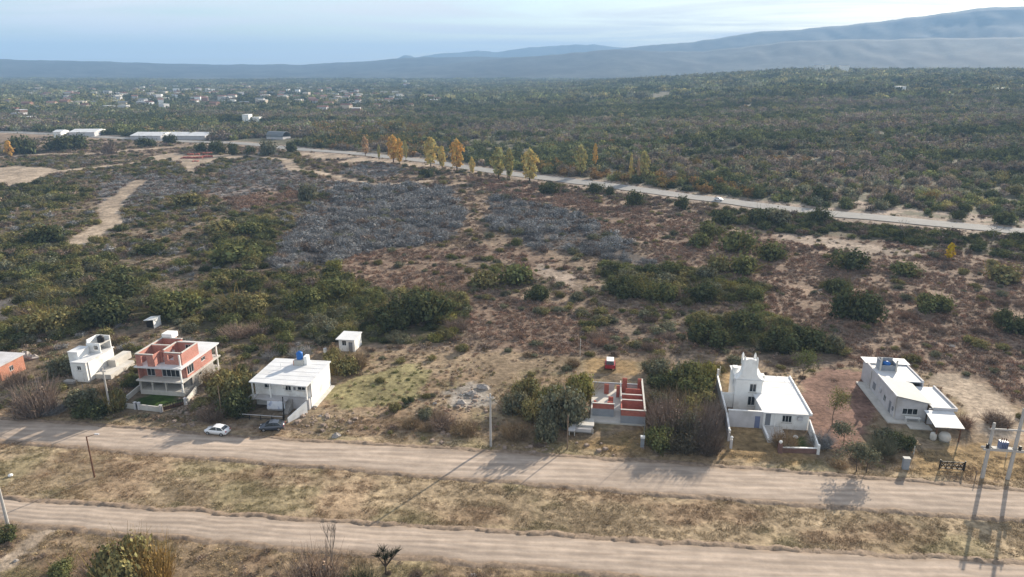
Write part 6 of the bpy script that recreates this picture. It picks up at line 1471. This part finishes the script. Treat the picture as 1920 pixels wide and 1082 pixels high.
for i in range(285):
    cx_, cy_, sx_, sy_ = tcen[int(rng.choice(len(tcen), p=np.array([5, 5, 3, 4, 3, 2, 2, 2, 1.4, .8, 3, 3, .8]) / 35.0))]
    px, py = cx_ + rng.normal() * sx_ * .75, cy_ + rng.normal() * sy_ * .8
    py = max(py, 146)
    x, y, z = at(px, py)
    if y > 3300 or y < 800: continue
    wi, ri = int(rng.choice([0, 1, 2, 3, 4], p=[.25, .12, .15, .24, .24])), int(rng.choice([0, 1, 2, 3], p=[.2, .35, .2, .25]))
    w = rng.uniform(8, 15); d = rng.uniform(8, 12); h = rng.choice([3.4, 4.0, 6.4])
    sz_ = 'broad' if w > 11 else 'narrow' if w < 9 else 'mid-sized'
    wh = 'left of town centre' if px < 260 else 'in town centre' if px < 480 else 'right of town centre' if px < 760 else 'in right outskirts'
    dp = 'far side' if py < 165 else 'middle rows' if py < 188 else 'near side'
    box_house('town_house', f"{sz_} {'two-storey' if h > 6 else 'low'} {TW[wi][1]} house, {TR[ri][1]}, {wh}, {dp}", x, y, rng.uniform(-.5, .5), w, d, h + 2.6, TW[wi][0], TR[ri][0], 'houses of the distant town', TR[ri][2], z - .5)
# stacks of red bricks on the dirt clearing
for i, (px, py, wp, lab) in enumerate(((352, 297, 22, 'leftmost low red brick stack on the dirt clearing'), (372, 297, 26, 'wide red brick stack in the middle of the dirt clearing'), (392, 295, 22, 'red brick stack at the right end of the row'), (366, 291, 24, 'red brick stack in the back row, left'), (388, 289, 22, 'red brick stack in the back row, right'), (368, 303, 12, 'small separate red heap in front of the brick stacks'))):
    x, y, z = P(px, py); w = wp * mpp(x, y); T_ = empty('brick_stack', (x, y, z - .05), R(8), lab, 'brick stack', 'brick stacks on the clearing')
    bm_ = bpy.data.meshes.get('stack_brick_' + str(i))
    m = MB(); m.box(-.62, .62, -.5, .5, 0, .62); b0 = m.build('brick', M_rbrick, T_); n_ = max(3, int(w / 1.4))
    for k in range(n_):
        for l_ in range(2 if i < 5 else 1):
            for r_ in range(2):
                if k == l_ == r_ == 0: b0.location = (-w / 2, 0, 0); continue
                if rng.random() < .2: continue
                b = b0.copy(); link(b); b.parent = T_; b.location = (-w / 2 + 1.4 * k + rng.uniform(-.15, .15), 1.15 * r_ + rng.uniform(-.1, .1), .64 * l_); b.rotation_euler = (0, 0, rng.uniform(-.2, .2))

# ------------------------------------------------------------------ trees with bare limbs, yard trees, the yucca, rocks
def limb_tree(name, label, x, y, h, seed, spread, mm, twig_tint=None, leaf=None, leafr=.5, depth=4, r0=.09, up=.35, cat='tree', z=None):
    g = random.Random(seed); z = float(terrain(x, y)) if z is None else z
    e = empty(name, (x, y, z), 0, label, cat)
    m = MB(); tips = []
    def grow(p, d, L, r, k):
        q = p + d * L
        m.tube(p, q, r, r * .68, 5 if k > 1 else 4)
        if k == 0: tips.append(q); return
        for j in range(3 if k > 1 else 2):
            a = np.array([g.gauss(0, 1), g.gauss(0, 1), g.gauss(up, .5)]) * spread + d
            a /= np.linalg.norm(a); grow(q, a, L * g.uniform(.58, .85), r * .62, k - 1)
        if k == 1: tips.append(q)
    grow(np.array((0, 0, -.1)), np.array((g.gauss(0, .08), g.gauss(0, .08), 1.0)), h * .32, r0, depth)
    m.build('trunk', mm, e)
    if leaf is not None:
        gg = np.random.default_rng(seed); t = np.array(tips); n = 14
        c = (t[:, None] + gg.normal(size=(len(t), n, 3)) * leafr).reshape(-1, 3)
        nr_ = gg.normal(size=c.shape) + np.array([0, 0, .6]); nr_ /= np.linalg.norm(nr_, axis=1)[:, None]
        v = quads_from(c, nr_, 0.14 * gg.uniform(.6, 1.3, len(c)), gg.uniform(.5, 1, len(c)), gg)
        o = link(bpy.data.objects.new('crown', np_mesh('tree_crown', v, soup(v), [M_leaf], np.repeat(leafcol(len(c), gg), 4, 0)))); o.parent = e; o['tint'] = [*leaf, 1.0]
    return e
x, y, _ = P(630, 1082); limb_tree('bare_tree', 'slender leafless tree with upright branches at the lower road edge', x, y, 8.0, 5, .22, M_barkp, depth=5, r0=.10, up=.9)
x, y, _ = P(1560, 800); limb_tree('yard_tree', 'slim curved tree with a thin green crown on the red soil yard', x, y, 6.4, 8, .50, M_bark, leaf=T_OLIVE, leafr=.55)
x, y, _ = P(1606, 884); limb_tree('yard_tree', 'forked grey green tree by the street right of the tower house', x, y, 5.2, 12, .70, M_bark, leaf=T_SAGE, leafr=.5, depth=4)
x, y, _ = P(1624, 886); limb_tree('yard_tree', 'smaller leaning tree beside the forked grey green street tree', x, y, 4.2, 21, .75, M_bark, leaf=T_SAGE, leafr=.45, depth=4)
x, y, _ = P(1504, 712); limb_tree('yard_tree', 'leaning tree with a bright green crown behind the tower house', x, y, 6.0, 31, .55, M_bark, leaf=(0.11, 0.125, 0.05), leafr=.7)
x, y, _ = P(1582, 832); limb_tree('yard_tree', 'low spreading olive tree at the front of the red soil yard', x, y, 4.0, 41, .8, M_bark, leaf=T_SAGE, leafr=.5)
x, y, _ = P(1318, 424); limb_tree('bare_tree', 'wide bare tree among bushes by the highway bend', x, y, 7, 44, .6, M_barkp, depth=4, r0=.12)
x, y, _ = P(1695, 450); limb_tree('bare_tree', 'wide leafless tree rising from the dark hedge by the highway', x, y, 8, 47, .6, M_barkp, depth=4, r0=.13)
x, y, _ = P(1860, 452); limb_tree('bare_tree', 'leafless tree at the right end of the dark hedge', x, y, 8, 49, .6, M_barkp, depth=4, r0=.13)
x, y, _ = P(724, 1078); e = empty('yucca_tree', (x, y, 0), 0, 'dark spiky yucca-like tree with leaning leaf rosettes at the near edge', 'tree')
m = MB(); heads = []
for a, b, zt in ((0.0, 0.0, 2.2), (-.9, .2, 2.5), (.8, .1, 2.6), (.2, -.6, 3.0), (-.3, .5, 3.0), (1.3, .3, 2.9)):
    m.tube((0, 0, -.1 if a == 0 else 1.2), (a, b, zt), .12 if a == 0 else .08, .06); heads.append((a, b, zt))
m.build('trunk', M_bark, e)
vs, cs = [], []
for i, h_ in enumerate(heads):
    v, c = spikes(70 + i, 70, 1.05, .035, 1.0, .05, -.5, .3); vs.append(v + np.array(h_)); cs.append(c)
v = np.concatenate(vs); o = link(bpy.data.objects.new('crown', np_mesh('yucca_crown', v, soup(v), [M_twig], np.concatenate(cs)))); o.parent = e; o['tint'] = [0.05, 0.052, 0.032, 1.0]
def rock(label, px, py, r, seed, group='pale rocks', mm=None):
    x, y, z = P(px, py); g = np.random.default_rng(seed); bm_v = []
    n, k = 9, 5; m = MB()
    rad = g.uniform(.75, 1.2, (k, n))
    for j in range(k):
        t = j / (k - 1) * math.pi * .55
        for i in range(n): a = 2 * math.pi * i / n; q = r * rad[j, i] * math.cos(t) if j < k - 1 else r * .12; m.v.append((q * math.cos(a), q * math.sin(a) * .8, r * .7 * math.sin(t) * rad[j, i] - .05))
    for j in range(k - 1):
        for i in range(n): i2 = (i + 1) % n; m.f.append((j * n + i, j * n + i2, (j + 1) * n + i2, (j + 1) * n + i))
    m.f.append(tuple((k - 1) * n + i for i in range(n)))
    o = m.build('rock', mm or M_rock, None); o.location = (x, y, z); tag(o, label, 'rock', group)
for i, (px, py, r, lab) in enumerate([(48, 668, 1.5, 'large pale boulder right of the orange brick house'), (64, 672, 1.3, 'grey boulder beside the large pale one by the orange brick house'), (72, 640, .7, 'pale rock in the bushes above the boulders'), (95, 634, .7, 'pale rock at the right of the rocks above the boulders'), (84, 641, .5, 'small pale rock between the rocks above the boulders'), (630, 818, .9, 'low grey rock near the upper road edge right of the dark car'), (765, 756, .6, 'dark topped rock in the green lot'),
                              (250, 470, 1.8, 'tall pale rocks by the left bushes near the dirt track'), (243, 478, 1.2, 'lower pale rock next to the tall pale rocks'), (888, 1080, .5, 'white stone at the near road edge'), (30, 1052, .4, 'white stone on the grass at the lower left corner'), (815, 757, .5, 'pale flat stone in the open lot'), (600, 780, .4, 'pale stone right of the white side wall'), (885, 740, 1.1, 'flat grey rock outcrop in the open lot'), (905, 728, 1.3, 'upper flat grey rock outcrop in the open lot'), (865, 757, 1.0, 'lower flat grey rock outcrop in the open lot'), (1785, 650, .7, 'pale rock on the red slope'), (1540, 545, .8, 'pale stone left of the big round dark tree')]):
    rock(lab, px, py, r, 300 + i)
T = empty('litter_bag', (*P(20, 893)[:2], 0.02), .4, 'white bag of litter on the dry strip at the left edge', 'bag')
m = MB(); m.lathe(0, 0, [(.25, 0), (.36, .12), (.3, .28), (.1, .38)], 9); m.build('bag', M_white, T)
# loose rubble around the half built houses: uncountable
rp, rs_ = [], []
for u, v, su, sv, n_ in ((-61, 12, 1.5, 5, 260), (-82, 25, 4, 5, 160), (-96, 12, 3, 4, 60), (24, 4, 2, 1.5, 12), (-35, 6, 4, 2, 120), (3, 1.8, 3, 1, 30), (-12, 14, 3, 5, 120), (14, 4, 3, 1, 14), (-58, 8, 2, 3, 90)):
    for _ in range(n_):
        a, b = random.gauss(u, su), random.gauss(v, sv)
        if b > .8: rp.append((*W(a, b), 0.0)); rs_.append(random.uniform(.06, .28) if random.random() < .9 else .5)
rg = np.random.default_rng(5); vv = []
m = MB(); m.quad_prism([(-1, -.8, -.3), (1, -.7, -.3), (.9, .8, -.3), (-.8, .9, -.3)], [(-.7, -.5, .7), (.6, -.6, .6), (.6, .5, .75), (-.6, .6, .6)])
me = bpy.data.meshes.new('rubble_piece'); me.from_pydata(m.v, [], m.f); me.materials.append(mat('rubble', (0.26, 0.20, 0.16), .95, .3, 3))
gn_stuff('rubble', np.array(rp), rng.uniform(0, 6.28, len(rp)), np.repeat(np.array(rs_)[:, None], 3, 1), np.ones((len(rp), 3)) * .3, np.zeros(len(rp)), [me])
print('objects', len(sc.objects))
